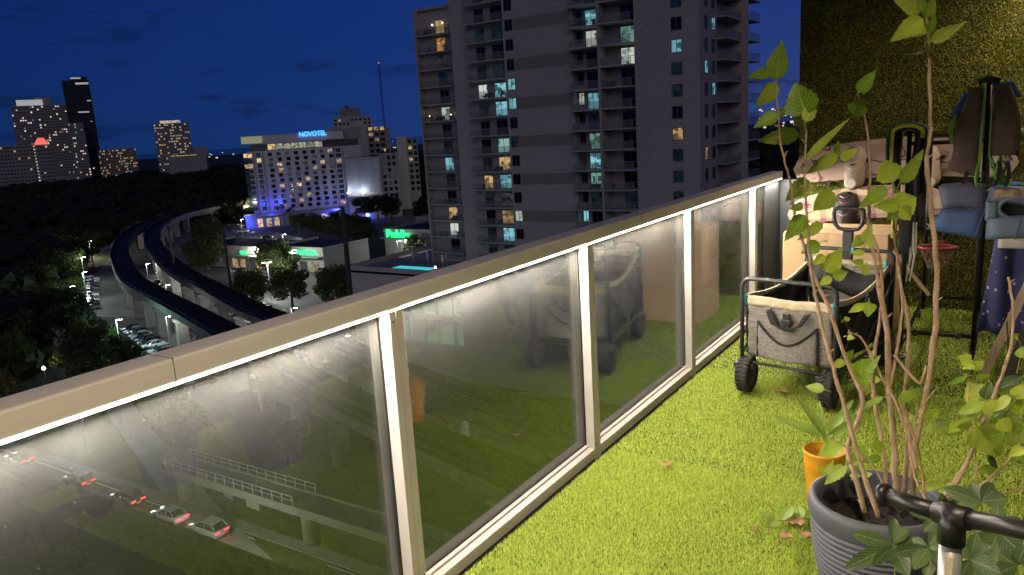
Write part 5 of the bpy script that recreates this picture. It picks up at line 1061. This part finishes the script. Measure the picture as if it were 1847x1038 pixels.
ring=[(.19+.105*math.cos(a*6.283/28),-.06,.03+.062*math.sin(a*6.283/28)) for a in range(28)]; MB().tube(ring,.012,8,closed=True).build('armhole_edge','neo_grey',nv,True); MB().lathe([(.001,.0),(.10,.0),(.10,.004),(.001,.004)],(0,0,0),28,'y').build('lining','black_cloth',nv,loc=(.19,-.02,.03)).scale=(1,1,.6)
M['floral']=mat('floral',(.10,.06,.055),.6,col2=(.50,.34,.18),scale=26); puff(MB(),.06,.26,.085,.135,-.062,.012).build('printed_patch','floral',nv,True)
for p0,p1 in (((-.24,-.062,.02),(.02,-.066,.025)),((-.02,-.064,-.13),(.02,-.066,.02)),((.17,-.094,-.14),(.19,-.094,-.03))): MB().tube([p0,p1],.003,5).build('seam','neo_purple',nv)
def dots_mat():
    m=mat('star_cloth',(.028,.036,.13),.75,var=.25,scale=6); t=m.node_tree; b=t.nodes['Principled BSDF']; c=N(t,'ShaderNodeTexCoord'); v=N(t,'ShaderNodeTexVoronoi'); v.inputs['Scale'].default_value=20; t.links.new(c.outputs['Object'],v.inputs['Vector']); r_=N(t,'ShaderNodeMapRange'); r_.inputs[1].default_value=.17; r_.inputs[2].default_value=.21; r_.inputs[3].default_value=1; r_.inputs[4].default_value=0; t.links.new(v.outputs['Distance'],r_.inputs[0]); mx=N(t,'ShaderNodeMix',data_type='RGBA'); t.links.new(r_.outputs[0],mx.inputs[0]); mx.inputs[6].default_value=(.028,.036,.13,1); mx.inputs[7].default_value=(.5,.36,.30,1); t.links.new(mx.outputs[2],b.inputs['Base Color']); return m
M['star_cloth']=dots_mat()
st=thing('spotted_cloth','navy blue spotted cloth hanging at the right end of the rack','cloth',(0,0,0))
cloth(lambda u,v:(-.13+.30*u+.07*v-.0*u,5.30+.03*math.sin(u*14+v*3),.17+.60*v+.03*u+.01*math.sin(u*9)),18,16,.008).build('sheet','star_cloth',st,True); puff(MB(),-.05,.10,.70,.78,5.27,.02).build('collar','lace',st,True)
pk=thing('wooden_board','pale wooden plank leaning at a slant by the right picture edge','plank',(0,0,0)); M['pale_wood']=mat('pale_wood',(.34,.24,.16),.7,var=.2,scale=14,bump=.2,stretch=(6,6,.6)); M['dark_wood']=mat('dark_wood',(.06,.045,.035),.7)
def beam(a,b,w,d,m,name,parent):
    a=Vector(a);b=Vector(b);t=(b-a).normalized(); x=t.cross(Vector((0,1,0))).normalized(); y=t.cross(x).normalized(); vs=[p+x*sx*w/2+y*sy*d/2 for p in (a,b) for sx,sy in ((-1,-1),(1,-1),(1,1),(-1,1))]; return MB().add(vs,[(3,2,1,0),(4,5,6,7),(0,1,5,4),(1,2,6,5),(2,3,7,6),(3,0,4,7)]).build(name,m,parent)
beam((-.075,5.06,-.02),(.125,5.02,.60),.042,.02,'pale_wood','plank_face',pk); beam((.05,5.10,-.02),(.22,5.08,.62),.06,.03,'dark_wood','plank_back',pk)
MB().tube([(.02,5.0,.33),(.035,4.99,.2),(.04,4.99,.1)],[.006,.005,.004],6).build('cord','dark_wood',pk)
stk=thing('wooden_stick','thin pale wooden lath leaning between box and rack','stick',(0,0,0)); beam((-.62,5.48,.63),(-.40,5.42,.36),.022,.012,'pale_wood','lath',stk); beam((-.66,5.5,.0),(-.62,5.48,.62),.018,.012,'dark_wood','rear_leg',stk)
hp=thing('toy_hoop','small red toy basketball hoop with a net hanging behind the stems','hoop',(-.37,5.45,.665)); M['red_plastic']=mat('red_plastic',(.20,.014,.016),.5); M['netcord']=mat('netcord',(.20,.11,.085),.8)
MB().tube([(.105*math.cos(a*6.283/28),.075*math.sin(a*6.283/28),0) for a in range(28)],.012,8,closed=True).build('rim','red_plastic',hp,True); MB().bevbox(-.04,.04,.075,.09,-.015,.03,.006).build('mount_plate','red_plastic',hp)
nb=MB()
for i in range(12):
    a=i*6.283/12; b_=a+.5; nb.tube([(.1*math.cos(a),.07*math.sin(a),-.01),(.075*math.cos(b_),.05*math.sin(b_),-.07),(.05*math.cos(a),.035*math.sin(a),-.13)],.0025,4).tube([(.1*math.cos(a),.07*math.sin(a),-.01),(.075*math.cos(a-.5),.05*math.sin(a-.5),-.07),(.05*math.cos(a),.035*math.sin(a),-.13)],.0025,4)
nb.build('net','netcord',hp)
MB().tube([(0,.085,.0),(.0,.6,.03),(.0,1.22,.03)],.008,6).build('bracket','black_metal',hp)
# green rope bundle and blue basket at the right edge
rp_=thing('green_rope','coiled bright green rope hanging at the right edge of the wall','rope',(.02,6.1,1.25)); M['rope']=mat('rope',(.10,.34,.05),.7,col2=(.02,.05,.02),scale=60); rb=MB()
for i in range(7):
    q=random.Random(i); rb.tube([(.03*q.uniform(-1,1)+(.075+.012*i)*math.cos(a*6.283/18),.03*q.uniform(-1,1),-.13+(.17+.01*i)*math.sin(a*6.283/18)) for a in range(18)],.008,6,closed=True)
rb.build('coil','rope',rp_,True); MB().tube([(-.02,0,.06),(-.08,.02,-.22),(-.16,.0,-.30)],.007,6).build('loose_end','rope',rp_,True); MB().tube([(0,.0,.05),(0,.59,.06)],.01,6).build('hook','black_metal',rp_)
for i in range(4): MB().lathe([(.02,-.012),(.032,0),(.02,.012)],(-.055,-.03,.02-i*.035),10).build('float','boot_cream',rp_,True)
bk_=thing('blue_basket','small blue woven basket hanging under the pink board','basket',(-.02,6.35,.90)); MB().lathe([(.06,-.09),(.085,-.08),(.09,0),(.095,.085),(.088,.085),(.082,0),(.07,-.075)],n=20).build('bowl','royal',bk_,True)
for i in range(7): MB().lathe([(.088,-.072+i*.024),(.098,-.066+i*.024),(.088,-.058+i*.024)],n=20,cap=False).build('weave_ring','royal',bk_,True)
MB().tube([(-.09,0,.08),(-.09,.2,.2),(-.05,.34,.22)],.006,5).build('hanger','black_metal',bk_)
sd_=thing('sandal','dark sandal with a white rim on the turf beside the rack','sandal',(-.62,5.16,.0),R(20)); puff(MB(),-.13,.13,-.004,.014,0,.045).build('sole','boot_black',sd_,True); MB().tube([(-.05,-.045,.01),(-.03,-.02,.06),(.02,.0,.075),(.05,.03,.05),(.06,.045,.01)],.010,6).build('strap','lace',sd_,True)
MB().tube([(.13*math.cos(a*6.283/24),.046*math.sin(a*6.283/24),.014) for a in range(24)],.004,5,closed=True).build('rim','lace',sd_)
# kick scooter in the near right corner
sk=thing('kick_scooter','kick scooter with black handlebar grips and a pale grey stem in front','scooter',(0,0,0)); M['silver']=mat('silver',(.42,.41,.39),.35,.6,var=.08,scale=6,stretch=(8,8,.5)); M['grip']=mat('grip',(.012,.011,.011),.36,var=.1,scale=60,bump=.12,bscale=300)
hL=at(1594,893,1.60); hR=at(1850,952,1.46); hC=at(1718,930,1.53); ax=(hR-hL).normalized()
MB().tube([hL,hC-ax*.03],.0165,14).tube([hL-ax*.006,hL+ax*.004,hL+ax*.012],[.022,.025,.020],14).build('grip','grip',sk,True); MB().tube([hC+ax*.03,hR+ax*.10],.0165,14).tube([hR+ax*.10,hR+ax*.115],.028,14).build('grip','grip',sk,True)
MB().tube([hC-ax*.032,hC+ax*.032],.0210,16).tube([hC+Vector((0,0,.01)),hC+Vector((0,.0,-.055))],[.022,.0245],16).build('clamp','grip',sk,True)
foot=Vector((hC.x+.01,hC.y+.02,.12)); MB().tube([hC+Vector((0,0,-.05)),hC+Vector((0,0,-.30))],.0195,16).build('stem','silver',sk,True); MB().tube([hC+Vector((0,0,-.29)),foot],.024,14).build('lower_stem','silver',sk,True); MB().box(hC.x-.006,hC.x+.006,hC.y-.0205,hC.y-.0185,hC.z-.27,hC.z-.075).build('scale_strip','tan_trim',sk)
for i in range(6): MB().tube([(hC.x-.009,hC.y-.0195,hC.z-.14-i*.012),(hC.x+.009,hC.y-.0195,hC.z-.14-i*.012)],.0012,4).build('mark','dark_wood',sk)
MB().bevbox(foot.x-.06,foot.x+.06,foot.y-.62,foot.y+.02,.075,.095,.008).build('deck','plastic',sk)
for y in (.05,-.66): MB().lathe([(.02,-.012),(.055,-.014),(.06,0),(.055,.014),(.02,.012)],(foot.x,foot.y+y,.05),20,'x').build('wheel','rubber',sk,True)
# ================================================================== plants and pots
def leaf_mat(name,c1,c2,vein,trans=.3):
    m=bpy.data.materials.new(name); m.use_nodes=True; t=m.node_tree; b=t.nodes['Principled BSDF']; uv=N(t,'ShaderNodeUVMap'); sp=N(t,'ShaderNodeSeparateXYZ'); t.links.new(uv.outputs[0],sp.inputs[0])
    oi=N(t,'ShaderNodeObjectInfo'); mx=N(t,'ShaderNodeMix',data_type='RGBA'); t.links.new(oi.outputs['Random'],mx.inputs[0]); mx.inputs[6].default_value=(*c1,1); mx.inputs[7].default_value=(*c2,1)
    n=N(t,'ShaderNodeTexNoise'); n.inputs['Scale'].default_value=25; c=N(t,'ShaderNodeTexCoord'); t.links.new(c.outputs['Object'],n.inputs['Vector']); mv=N(t,'ShaderNodeMix',data_type='RGBA',blend_type='MULTIPLY'); mv.inputs[0].default_value=.5; t.links.new(mx.outputs[2],mv.inputs[6]); rc=N(t,'ShaderNodeMapRange'); rc.inputs[1].default_value=.3; rc.inputs[2].default_value=.7; rc.inputs[3].default_value=.55; rc.inputs[4].default_value=1.25; t.links.new(n.outputs['Fac'],rc.inputs[0]); cc=N(t,'ShaderNodeCombineColor'); [t.links.new(rc.outputs[0],cc.inputs[i]) for i in range(3)]; t.links.new(cc.outputs[0],mv.inputs[7])
    ab=N(t,'ShaderNodeMath',operation='ABSOLUTE'); t.links.new(sp.outputs[0],ab.inputs[0])
    ma=N(t,'ShaderNodeMath',operation='MULTIPLY_ADD'); t.links.new(ab.outputs[0],ma.inputs[0]); ma.inputs[1].default_value=-.35; t.links.new(sp.outputs[1],ma.inputs[2])
    ml=N(t,'ShaderNodeMath',operation='MULTIPLY'); t.links.new(ma.outputs[0],ml.inputs[0]); ml.inputs[1].default_value=8.0; fr=N(t,'ShaderNodeMath',operation='PINGPONG'); t.links.new(ml.outputs[0],fr.inputs[0]); fr.inputs[1].default_value=.5
    v1=N(t,'ShaderNodeMapRange'); v1.inputs[1].default_value=.03; v1.inputs[2].default_value=.10; v1.inputs[3].default_value=1; v1.inputs[4].default_value=0; t.links.new(fr.outputs[0],v1.inputs[0]); v2=N(t,'ShaderNodeMapRange'); v2.inputs[1].default_value=.03; v2.inputs[2].default_value=.08; v2.inputs[3].default_value=1; v2.inputs[4].default_value=0; t.links.new(ab.outputs[0],v2.inputs[0])
    mxx=N(t,'ShaderNodeMath',operation='MAXIMUM'); t.links.new(v1.outputs[0],mxx.inputs[0]); t.links.new(v2.outputs[0],mxx.inputs[1]); sc_=N(t,'ShaderNodeMath',operation='MULTIPLY'); sc_.inputs[1].default_value=.45; t.links.new(mxx.outputs[0],sc_.inputs[0])
    fin=N(t,'ShaderNodeMix',data_type='RGBA'); t.links.new(sc_.outputs[0],fin.inputs[0]); t.links.new(mv.outputs[2],fin.inputs[6]); fin.inputs[7].default_value=(*vein,1); t.links.new(fin.outputs[2],b.inputs['Base Color']); b.inputs['Roughness'].default_value=.42; b.inputs['Specular IOR Level'].default_value=.4
    bp=N(t,'ShaderNodeBump'); bp.inputs['Strength'].default_value=.5; bp.inputs['Distance'].default_value=.003; t.links.new(mxx.outputs[0],bp.inputs['Height']); t.links.new(bp.outputs[0],b.inputs['Normal'])
    o=t.nodes['Material Output']; tr=N(t,'ShaderNodeBsdfTranslucent'); t.links.new(fin.outputs[2],tr.inputs[0]); ms=N(t,'ShaderNodeMixShader'); ms.inputs[0].default_value=trans; t.links.new(b.outputs[0],ms.inputs[1]); t.links.new(tr.outputs[0],ms.inputs[2]); t.links.new(ms.outputs[0],o.inputs[0]); return m
M['hib']=leaf_mat('hib',(.14,.27,.012),(.42,.50,.05),(.44,.54,.14)); M['pach']=leaf_mat('pach',(.030,.070,.014),(.085,.145,.035),(.34,.40,.20),.15); M['palmleaf']=leaf_mat('palmleaf',(.15,.26,.03),(.30,.42,.07),(.40,.50,.14)); M['bark_tan']=mat('bark_tan',(.29,.19,.115),.85,col2=(.55,.385,.25),scale=45,bump=.8,stretch=(1,1,.35)); M['greenstem']=mat('greenstem',(.20,.26,.05),.6); M['dry']=mat('dry',(.34,.19,.09),.85,var=.3,scale=40,bump=.6)
SH={'hib':lambda t:(math.sin(math.pi*min(1,t**.62))**.9)*(1-.25*t),'lan':lambda t:math.sin(math.pi*t**1.15)**.85,'pal':lambda t:math.sin(math.pi*min(1,t**.75+.02))**.6,'rnd':lambda t:math.sin(math.pi*t**.8)**.6}
lr=random.Random(77)
def leaf(parent,b,t,w,shape='hib',m='hib',n=10,fold=.25,droop=.12,serr=.0,nrm=None,name='leaf',tilt=.5):
    b=Vector(b);t=Vector(t);d=t-b;L=d.length;d.normalize()
    v=(CAM-(b+t)/2).normalized() if nrm is None else Vector(nrm)
    v=(v+Vector((lr.uniform(-1,1),lr.uniform(-1,1),lr.uniform(-.4,1.0)))*tilt).normalized(); s=d.cross(v)
    if s.length<1e-3: s=d.orthogonal()
    s.normalize(); nn=s.cross(d).normalized(); vs=[];uv=[];sd=lr.uniform(0,9)
    cols=[-1,-.5,0,.5,1]
    for i in range(n+1):
        q=i/n; ww=w/2*max(.0,SH[shape](q)); c=b+d*L*q+nn*(droop*L*(.25-(q-.5)**2))
        for u in cols:
            e=1+ (serr*(1 if i%2 else -1) if abs(u)==1 and 0<i<n else 0)
            vs.append(c+s*ww*u*e+nn*(abs(u)*ww*fold+ .06*ww*math.sin(q*9+sd)*u*abs(u))); uv.append((u,q))
    me=bpy.data.meshes.new('leaf'); k=len(cols); fs=[(i*k+j,i*k+j+1,(i+1)*k+j+1,(i+1)*k+j) for i in range(n) for j in range(k-1)]
    o0=b; me.from_pydata([tuple(x-o0) for x in vs],[],fs); me.materials.append(M[m]); ul=me.uv_layers.new(name='UVMap')
    for lp in me.loops: ul.data[lp.index].uv=uv[lp.vertex_index]
    me.polygons.foreach_set('use_smooth',[True]*len(fs)); return link(name,me,parent,o0)
Z={'A':(1320,0,3.459),'B':(1400,240,3.707),'C':(1300,380,2.883),'D':(1400,680,2.9),'E':(1640,600,3.99),'F':(0,0,1)}
def zp(z,x,y): o=Z[z]; return o[0]+x/o[2],o[1]+y/o[2]
def stem(parent,zone,pts,r0,r1,Y0,Y1,m='bark_tan',name='branch'):
    P=[];n=len(pts)
    for i,(x,y) in enumerate(pts): px,py=zp(zone,x,y); P.append(at(px,py,Y0+(Y1-Y0)*i/(n-1)))
    Q=[tuple(v) for v in smooth_path([tuple(p) for p in P],4)]; k=len(Q); Q=[(x+lr.uniform(-1,1)*r0*.25,y+lr.uniform(-1,1)*r0*.25,z) if 0<i<k-1 else (x,y,z) for i,(x,y,z) in enumerate(Q)]
    b=MB().tube(Q,[ (r0+(r1-r0)*i/(k-1))*lr.uniform(.92,1.1) for i in range(k)],8)
    for i in range(1,k-1,2):      # nodes and spur stubs
        if lr.random()<.5 and r0>.003: p=Vector(Q[i]); b.tube([p,p+Vector((lr.uniform(-1,1),lr.uniform(-.5,.5),lr.uniform(.2,1))).normalized()*r0*2.6],[r0*.5,r0*.2],5)
    return b.build(name,m,parent,True)
# --- large ribbed pot with the tall hibiscus
M['pot_grey']=mat('pot_grey',(.082,.088,.112),.55,var=.12,scale=4,bump=.15,bscale=50); M['soil']=mat('soil',(.018,.012,.009),.95,var=.6,scale=60,bump=1.0,bscale=80)
PC=(-.285,2.372); pot=thing('ribbed_pot','large dark grey ribbed planter in the near right corner','pot',(PC[0],PC[1],-.02))
prof=[(.105,0),(.118,.004)]
nr=19
for i in range(nr*4+1):
    q=i/(nr*4); z=.01+q*.345; r=.120+.066*math.sin(q*1.45)/math.sin(1.45); prof.append((r+.0046*math.cos(i*math.pi/2),z))
prof+=[(.190,.358),(.195,.366),(.1965,.40),(.193,.415),(.186,.42),(.176,.419),(.170,.412),(.166,.39),(.160,.35),(.150,.30)]
MB().lathe(prof,n=64).build('vessel','pot_grey',pot,True); MB().lathe([(.001,.345),(.08,.343),(.159,.338)],n=40,cap=False).build('soil','soil',pot,True)
for i in range(40):
    a=lr.uniform(0,6.28); q=lr.uniform(.02,.14); MB().lathe([(.001,-.006),(.008,0),(.001,.006)],(q*math.cos(a),q*math.sin(a),.346),6).build('clod','soil',pot) if i<14 else None
hb=thing('hibiscus','tall leggy hibiscus with bare tan stems growing in the ribbed pot','plant',(0,0,0))
YB=2.37
S=lambda *a,**k: stem(hb,*a,**k)
S('F',[(1618,905),(1613,820),(1605,700),(1600,600),(1585,520)],.0105,.007,2.37,2.40)
S('F',[(1585,520),(1578,470),(1569,420),(1567,375),(1569,294),(1560,208),(1548,172)],.006,.0022,2.40,2.46)
S('F',[(1645,900),(1652,800),(1672,700),(1684,620),(1690,520),(1686,440),(1674,330),(1671,280)],.0085,.0062,2.39,2.42)
S('F',[(1671,280),(1678,231),(1676,140),(1675,84),(1672,40),(1668,8)],.0055,.002,2.42,2.46)
S('F',[(1585,935),(1557,850),(1530,760),(1508,680),(1490,620),(1473,545),(1462,484),(1457,400),(1451,321),(1453,240),(1453,180)],.0075,.002,2.30,2.36)
S('F',[(1560,925),(1540,850),(1530,800),(1557,727),(1525,644),(1494,553),(1470,501),(1449,442),(1435,391),(1424,326),(1410,269),(1404,214),(1399,145)],.0080,.002,2.32,2.42)
S('F',[(1630,895),(1636,800),(1634,700),(1640,600),(1625,520),(1618,460),(1612,410),(1610,330)],.007,.003,2.43,2.46)
S('F',[(1600,880),(1590,790),(1575,700),(1580,620),(1592,540),(1588,470),(1575,430),(1560,395)],.0065,.003,2.40,2.44)
S('F',[(1605,700),(1622,610),(1628,540),(1620,480)],.005,.003,2.38,2.42)
S('F',[(1640,860),(1650,820),(1640,780),(1625,740)],.0055,.004,2.41,2.44)
S('F',[(1600,700),(1560,620),(1545,605),(1530,600)],.004,.002,2.36,2.30); S('F',[(1655,850),(1630,760),(1600,695)],.004,.003,2.30,2.32)
S('F',[(1612,640),(1655,690),(1665,680),(1672,660)],.0045,.004,2.38,2.36); S('F',[(1675,93),(1655,97),(1632,99)],.0022,.0018,2.44,2.42)
S('F',[(1600,890),(1575,840),(1548,815),(1500,795)],.0035,.002,2.30,2.26); S('F',[(1672,910),(1650,790),(1620,720)],.0035,.0025,2.28,2.30,m='dry')
LV_=[('A',1190,60,1010,5,85),('A',1195,118,985,262,88),('A',1215,112,1268,-25,62),('A',1225,205,1275,92,42),('A',1235,258,1458,140,62),('A',1222,178,1135,232,42),('A',1190,70,1160,-20,50),
('A',275,500,318,245,118),('A',262,445,88,488,62),('A',300,540,143,668,108),('A',462,718,392,515,165),('A',460,762,524,598,66),('A',285,712,133,803,76),('A',422,835,155,882,92),('A',275,705,360,690,55),('A',430,790,410,700,70),
('A',460,1000,742,733,46),('A',790,578,902,436,66),('A',800,640,768,738,95),('A',795,650,842,618,45),
('B',780,332,722,175,135),('B',830,332,988,104,88),('B',430,178,562,108,64),('B',412,140,196,277,74),('B',405,142,416,48,38),('B',225,320,58,462,112),('B',392,400,245,522,118),('B',180,482,84,512,50),('B',202,552,54,726,98),('B',316,604,138,722,66),('B',292,735,162,808,86),('B',326,820,244,882,54),
('B',815,500,938,430,140),('B',820,482,642,492,80),('B',752,378,548,505,92),('B',830,500,900,585,80),('B',820,520,740,580,70),('B',600,742,642,605,72),('B',590,698,498,768,62),('B',610,740,660,720,70),('B',330,930,442,764,112),('B',380,962,482,928,72),('B',372,968,285,1014,52),('B',592,800,488,802,38),('B',586,872,498,855,42),('B',602,880,590,955,64),
('C',745,485,663,532,36),('C',770,480,765,556,62),('C',660,655,702,668,30),('C',650,765,690,722,40),('C',640,778,568,824,38),('C',700,882,832,752,96),('C',700,880,845,880,70),('C',735,850,700,820,30),('C',745,890,722,935,26),('C',785,900,750,965,34),('C',540,932,438,914,44),('C',640,570,672,560,26),('C',690,815,672,800,26),
('D',640,132,782,48,46),('D',565,105,388,207,30),('D',352,362,238,402,72),('D',470,365,368,458,42),('D',550,425,438,452,46),('D',362,470,252,565,60),('D',440,520,382,515,34),('D',448,520,505,508,36),('D',850,168,762,216,40),('D',872,553,678,608,40),('D',505,640,488,570,44),('D',520,330,550,400,50),('D',660,770,690,720,60),('D',465,495,425,455,50)]
for (z,bx,by,tx,ty,w) in LV_:
    k=Z[z][2]; Yc=lr.uniform(2.30,2.46); b=at(*zp(z,bx,by),Yc); t=at(*zp(z,tx,ty),Yc+lr.uniform(-.03,.05)); leaf(hb,b,t,w/k*2.75/FPX*1.08,'hib','hib',12,.22,.14,.07)
    # a short stalk back to the nearest wood
    d=(b-t).normalized(); MB().tube([b+d*.022+Vector((0,.012,-.008)),b+d*.008,b],[.0012,.0012,.001],5).build('leaf_stalk','greenstem',hb)
# --- orange pot with a palm seedling
M['orange']=mat('orange',(.66,.32,.018),.5,var=.08,scale=5); op=thing('orange_pot','small orange flower pot standing behind the ribbed planter','pot',(-.572,3.09,-.02))
pr2=[(.060,0),(.064,.004),(.070,.10),(.0735,.145),(.0755,.15),(.078,.19),(.080,.218),(.083,.222),(.083,.232),(.0795,.234),(.077,.228),(.073,.19)]
MB().lathe(pr2,n=40).build('vessel','orange',op,True)
for i in range(64):
    a=i*6.283/64; MB().box(-.0012,.0012,-.0015,.0015,-.016,.016).build('rib','orange',op,loc=(.0762*math.cos(a),.0762*math.sin(a),.168)).rotation_euler=(0,0,a)
M['soil_tan']=mat('soil_tan',(.22,.13,.08),.95,var=.3,scale=50,bump=.8); MB().lathe([(.001,.192),(.04,.190),(.0735,.188)],n=30,cap=False).build('soil','soil_tan',op,True)
ps=thing('palm_seedling','young palm seedling with long narrow leaves in the orange pot','plant',(0,0,0)); base=Vector((-.565,3.09,.17)); MB().tube([base,base+Vector((.004,0,.06)),base+Vector((.0,0,.10))],[.005,.004,.003],7).build('stem','greenstem',ps,True)
for (tx,ty,w,Y) in ((1393,751,22,3.05),(1437,719,22,3.12),(1542,719,20,3.16),(1556,748,18,3.1),(1490,800,24,3.02),(1478,722,14,3.2)):
    leaf(ps,at(1488 if tx<1480 else 1496,786,3.09),at(tx,ty,Y),w*3.4/FPX*.70,'pal','palmleaf',12,.35,.22,0)
leaf(ps,at(1492,792,3.06),at(1488,866,3.0),26*3.4/FPX,'lan','hib',10,.2,.1)
# --- money tree in the foreground
pt_=thing('money_tree','low dark green plant with whorls of long leaves in the near corner','plant',(0,0,0))
def whorl(cx,cy,Y,tips,m='pach'):
    c=at(cx,cy,Y); MB().tube([c+Vector((.02,.02,-.30)),c+Vector((.01,.01,-.12)),c],[.004,.003,.002],6).build('stalk','greenstem',pt_)
    for tx,ty,w,dy in tips: leaf(pt_,c,at(tx,ty,Y+dy),w*2.1/FPX*.76,'lan',m,12,.18,.12,0,tilt=.35)
whorl(1611,983,1.86,[(1533,961,30,-.03),(1522,1027,34,-.08),(1613,933,24,.04),(1573,1021,22,-.07),(1642,952,20,.04),(1650,975,26,.05),(1640,1040,40,-.08)])
whorl(1676,987,1.84,[(1605,999,26,-.05),(1693,958,26,.03),(1672,1045,30,-.06),(1702,990,16,-.04),(1644,972,20,.02),(1712,1030,24,-.05),(1648,1028,30,-.06)])
whorl(1750,1010,1.80,[(1730,1045,30,-.05),(1790,985,34,.02),(1805,1035,44,-.04),(1762,960,26,.03),(1722,980,22,.0)])
whorl(1800,960,1.95,[(1740,945,34,.0),(1847,940,40,.02),(1780,1010,46,-.05),(1845,1000,44,-.04),(1800,910,36,.05),(1760,985,36,-.03)])
whorl(1835,1020,1.82,[(1790,1040,34,-.04),(1850,985,30,.0),(1800,1000,34,.02)])
whorl(1700,930,2.05,[(1640,925,28,0),(1665,960,30,-.04),(1740,905,34,.03),(1700,890,24,.04),(1660,900,22,.03),(1752,935,30,0)])
whorl(1770,905,2.05,[(1700,880,34,.0),(1720,930,34,-.04),(1820,900,38,.0),(1790,870,30,.05),(1750,870,26,.05)])
MB().lathe([(.09,0),(.12,.02),(.15,.22),(.155,.25),(.14,.25),(.13,.22)],(.02,1.98,-.02),32).build('low_pot','pot_grey',None) and None
bpy.data.objects[[o.name for o in bpy.data.objects if o.name.startswith('low_pot')][0]]; tag(bpy.data.objects['low_pot'],'low grey pot under the dark green whorled plant','pot')
# --- leafy shrub on the right
sb=thing('leafy_shrub','bushy green shrub with serrated leaves at the right picture edge','plant',(0,0,0))
for pts,r in (([(1690,930),(1720,880),(1755,810),(1790,720),(1820,640),(1828,560),(1818,500)],.006),([(1680,920),(1650,860),(1640,800),(1645,760),(1690,700)],.003),([(1700,900),(1745,830),(1760,800)],.005),([(1740,900),(1800,850),(1847,800),(1870,770)],.004),([(1700,940),(1780,900),(1850,880)],.004),([(1720,900),(1760,860),(1750,760),(1748,690)],.003)):
    stem(sb,'F',pts,r,r*.5,2.2,2.35)
SL=[('D',1082,122,1000,35,112),('D',1088,150,943,196,60),('D',1085,185,1182,122,60),('D',1022,225,893,297,44),('D',1050,258,1178,418,140),('D',920,245,975,302,50),('D',1282,4,1128,62,44),('D',1280,200,1275,100,60),('D',1165,225,1232,288,60),('D',1296,370,1208,418,40),('D',1200,215,1130,280,70),('D',1160,300,1200,230,60),('D',1230,110,1130,185,50),('D',860,270,805,235,40),
('E',440,215,345,170,70),('E',460,205,380,265,70),('E',455,265,540,205,60),('E',415,318,265,382,34),('E',480,340,590,305,46),('E',530,485,415,345,120),('E',545,480,585,350,80),('E',540,505,335,590,66),('E',530,570,650,480,64),('E',480,620,270,728,50),('E',520,660,660,890,150),('E',640,440,826,300,56),('E',760,470,826,370,70),('E',800,590,826,450,80),('E',590,660,720,560,66),('E',700,640,640,700,60),('E',690,890,826,830,50),('E',790,60,770,20,40),('E',800,185,826,95,60),('E',640,980,450,1000,60),('E',740,640,680,740,70),('E',600,800,690,720,60),('E',720,820,780,740,70),('E',560,900,640,980,60),('E',760,930,826,880,70),('E',740,700,826,690,70),('E',90,612,212,535,40),('E',190,660,285,635,40),('E',210,680,380,735,70)]
for (z,bx,by,tx,ty,w) in SL:
    k=Z[z][2]; Yc=lr.uniform(2.10,2.38); b=at(*zp(z,bx,by),Yc); t=at(*zp(z,tx,ty),Yc+lr.uniform(-.03,.05)); leaf(sb,b,t,w/k*2.6/FPX*1.08,'hib','hib' if lr.random()<.9 else 'pach',12,.2,.12,.07)
    d=(b-t).normalized(); MB().tube([b+d*.03+Vector((0,.012,-.012)),b+d*.01,b],[.0012,.0012,.001],5).build('leaf_stalk','greenstem',sb)
# --- dry leaves and a trailing vine on the turf
for (px,py,s,lab) in ((1409,708,.045,'large brown dry leaf on the turf in front of the wagon'),(1203,840,.030,'small pale dry leaf alone on the open turf'),(1436,945,.040,'curled brown dry leaf on the turf left of the ribbed pot'),(1417,970,.032,'orange dry leaf lying left of the ribbed pot'),(1360,955,.020,'tiny brown dry leaf at the end of the trailing vine'),(1452,968,.03,'brown dry leaf touching the base of the ribbed pot')):
    p=atz(px,py,.004); b=MB(); g=random.Random(int(px)); n=9; V=[]
    for i in range(n):
        for j in range(5):
            u=i/(n-1);v=j/4-.5; w=math.sin(math.pi*u**.8)**.6; V.append(((u-.5)*2*s*.8+g.uniform(-1,1)*s*.08,v*1.5*s*w+g.uniform(-1,1)*s*.08,.25*s*abs(math.sin(u*7+v*5+px))+s*.5*v*v+g.uniform(0,.08)*s))
    b.add(V,[(i*5+j,(i+1)*5+j,(i+1)*5+j+1,i*5+j+1) for i in range(n-1) for j in range(4)]); b.tube([(s*.7,0,.01),(s*1.0,.2*s,.012),(s*1.3,.25*s,.006)],.0012,5)
    o=b.build('dry_leaf','dry',None,True,loc=p); o.rotation_euler=(0,0,g.uniform(0,6.28)); tag(o,lab,'leaf','dry leaves on the turf')
vn=thing('trailing_vine','yellow-green vine trailing over the turf left of the ribbed pot','plant',(0,0,0)); P=[atz(px,py,.012) for px,py in ((1385,945),(1400,940),(1430,938),(1462,935))]; MB().tube(P,.0022,6).build('stem','greenstem',vn,True)
for (bx,by,tx,ty,w) in ((1398,940,1372,930,14),(1400,938,1388,955,14),(1412,938,1425,920,16),(1430,936,1420,917,14),(1448,936,1440,918,10)):
    leaf(vn,atz(bx,by,.014),atz(tx,ty,.02)+Vector((0,0,.012)),w*3.2/FPX*1.6,'rnd','palmleaf',8,.2,.1,nrm=(0,-.3,1))
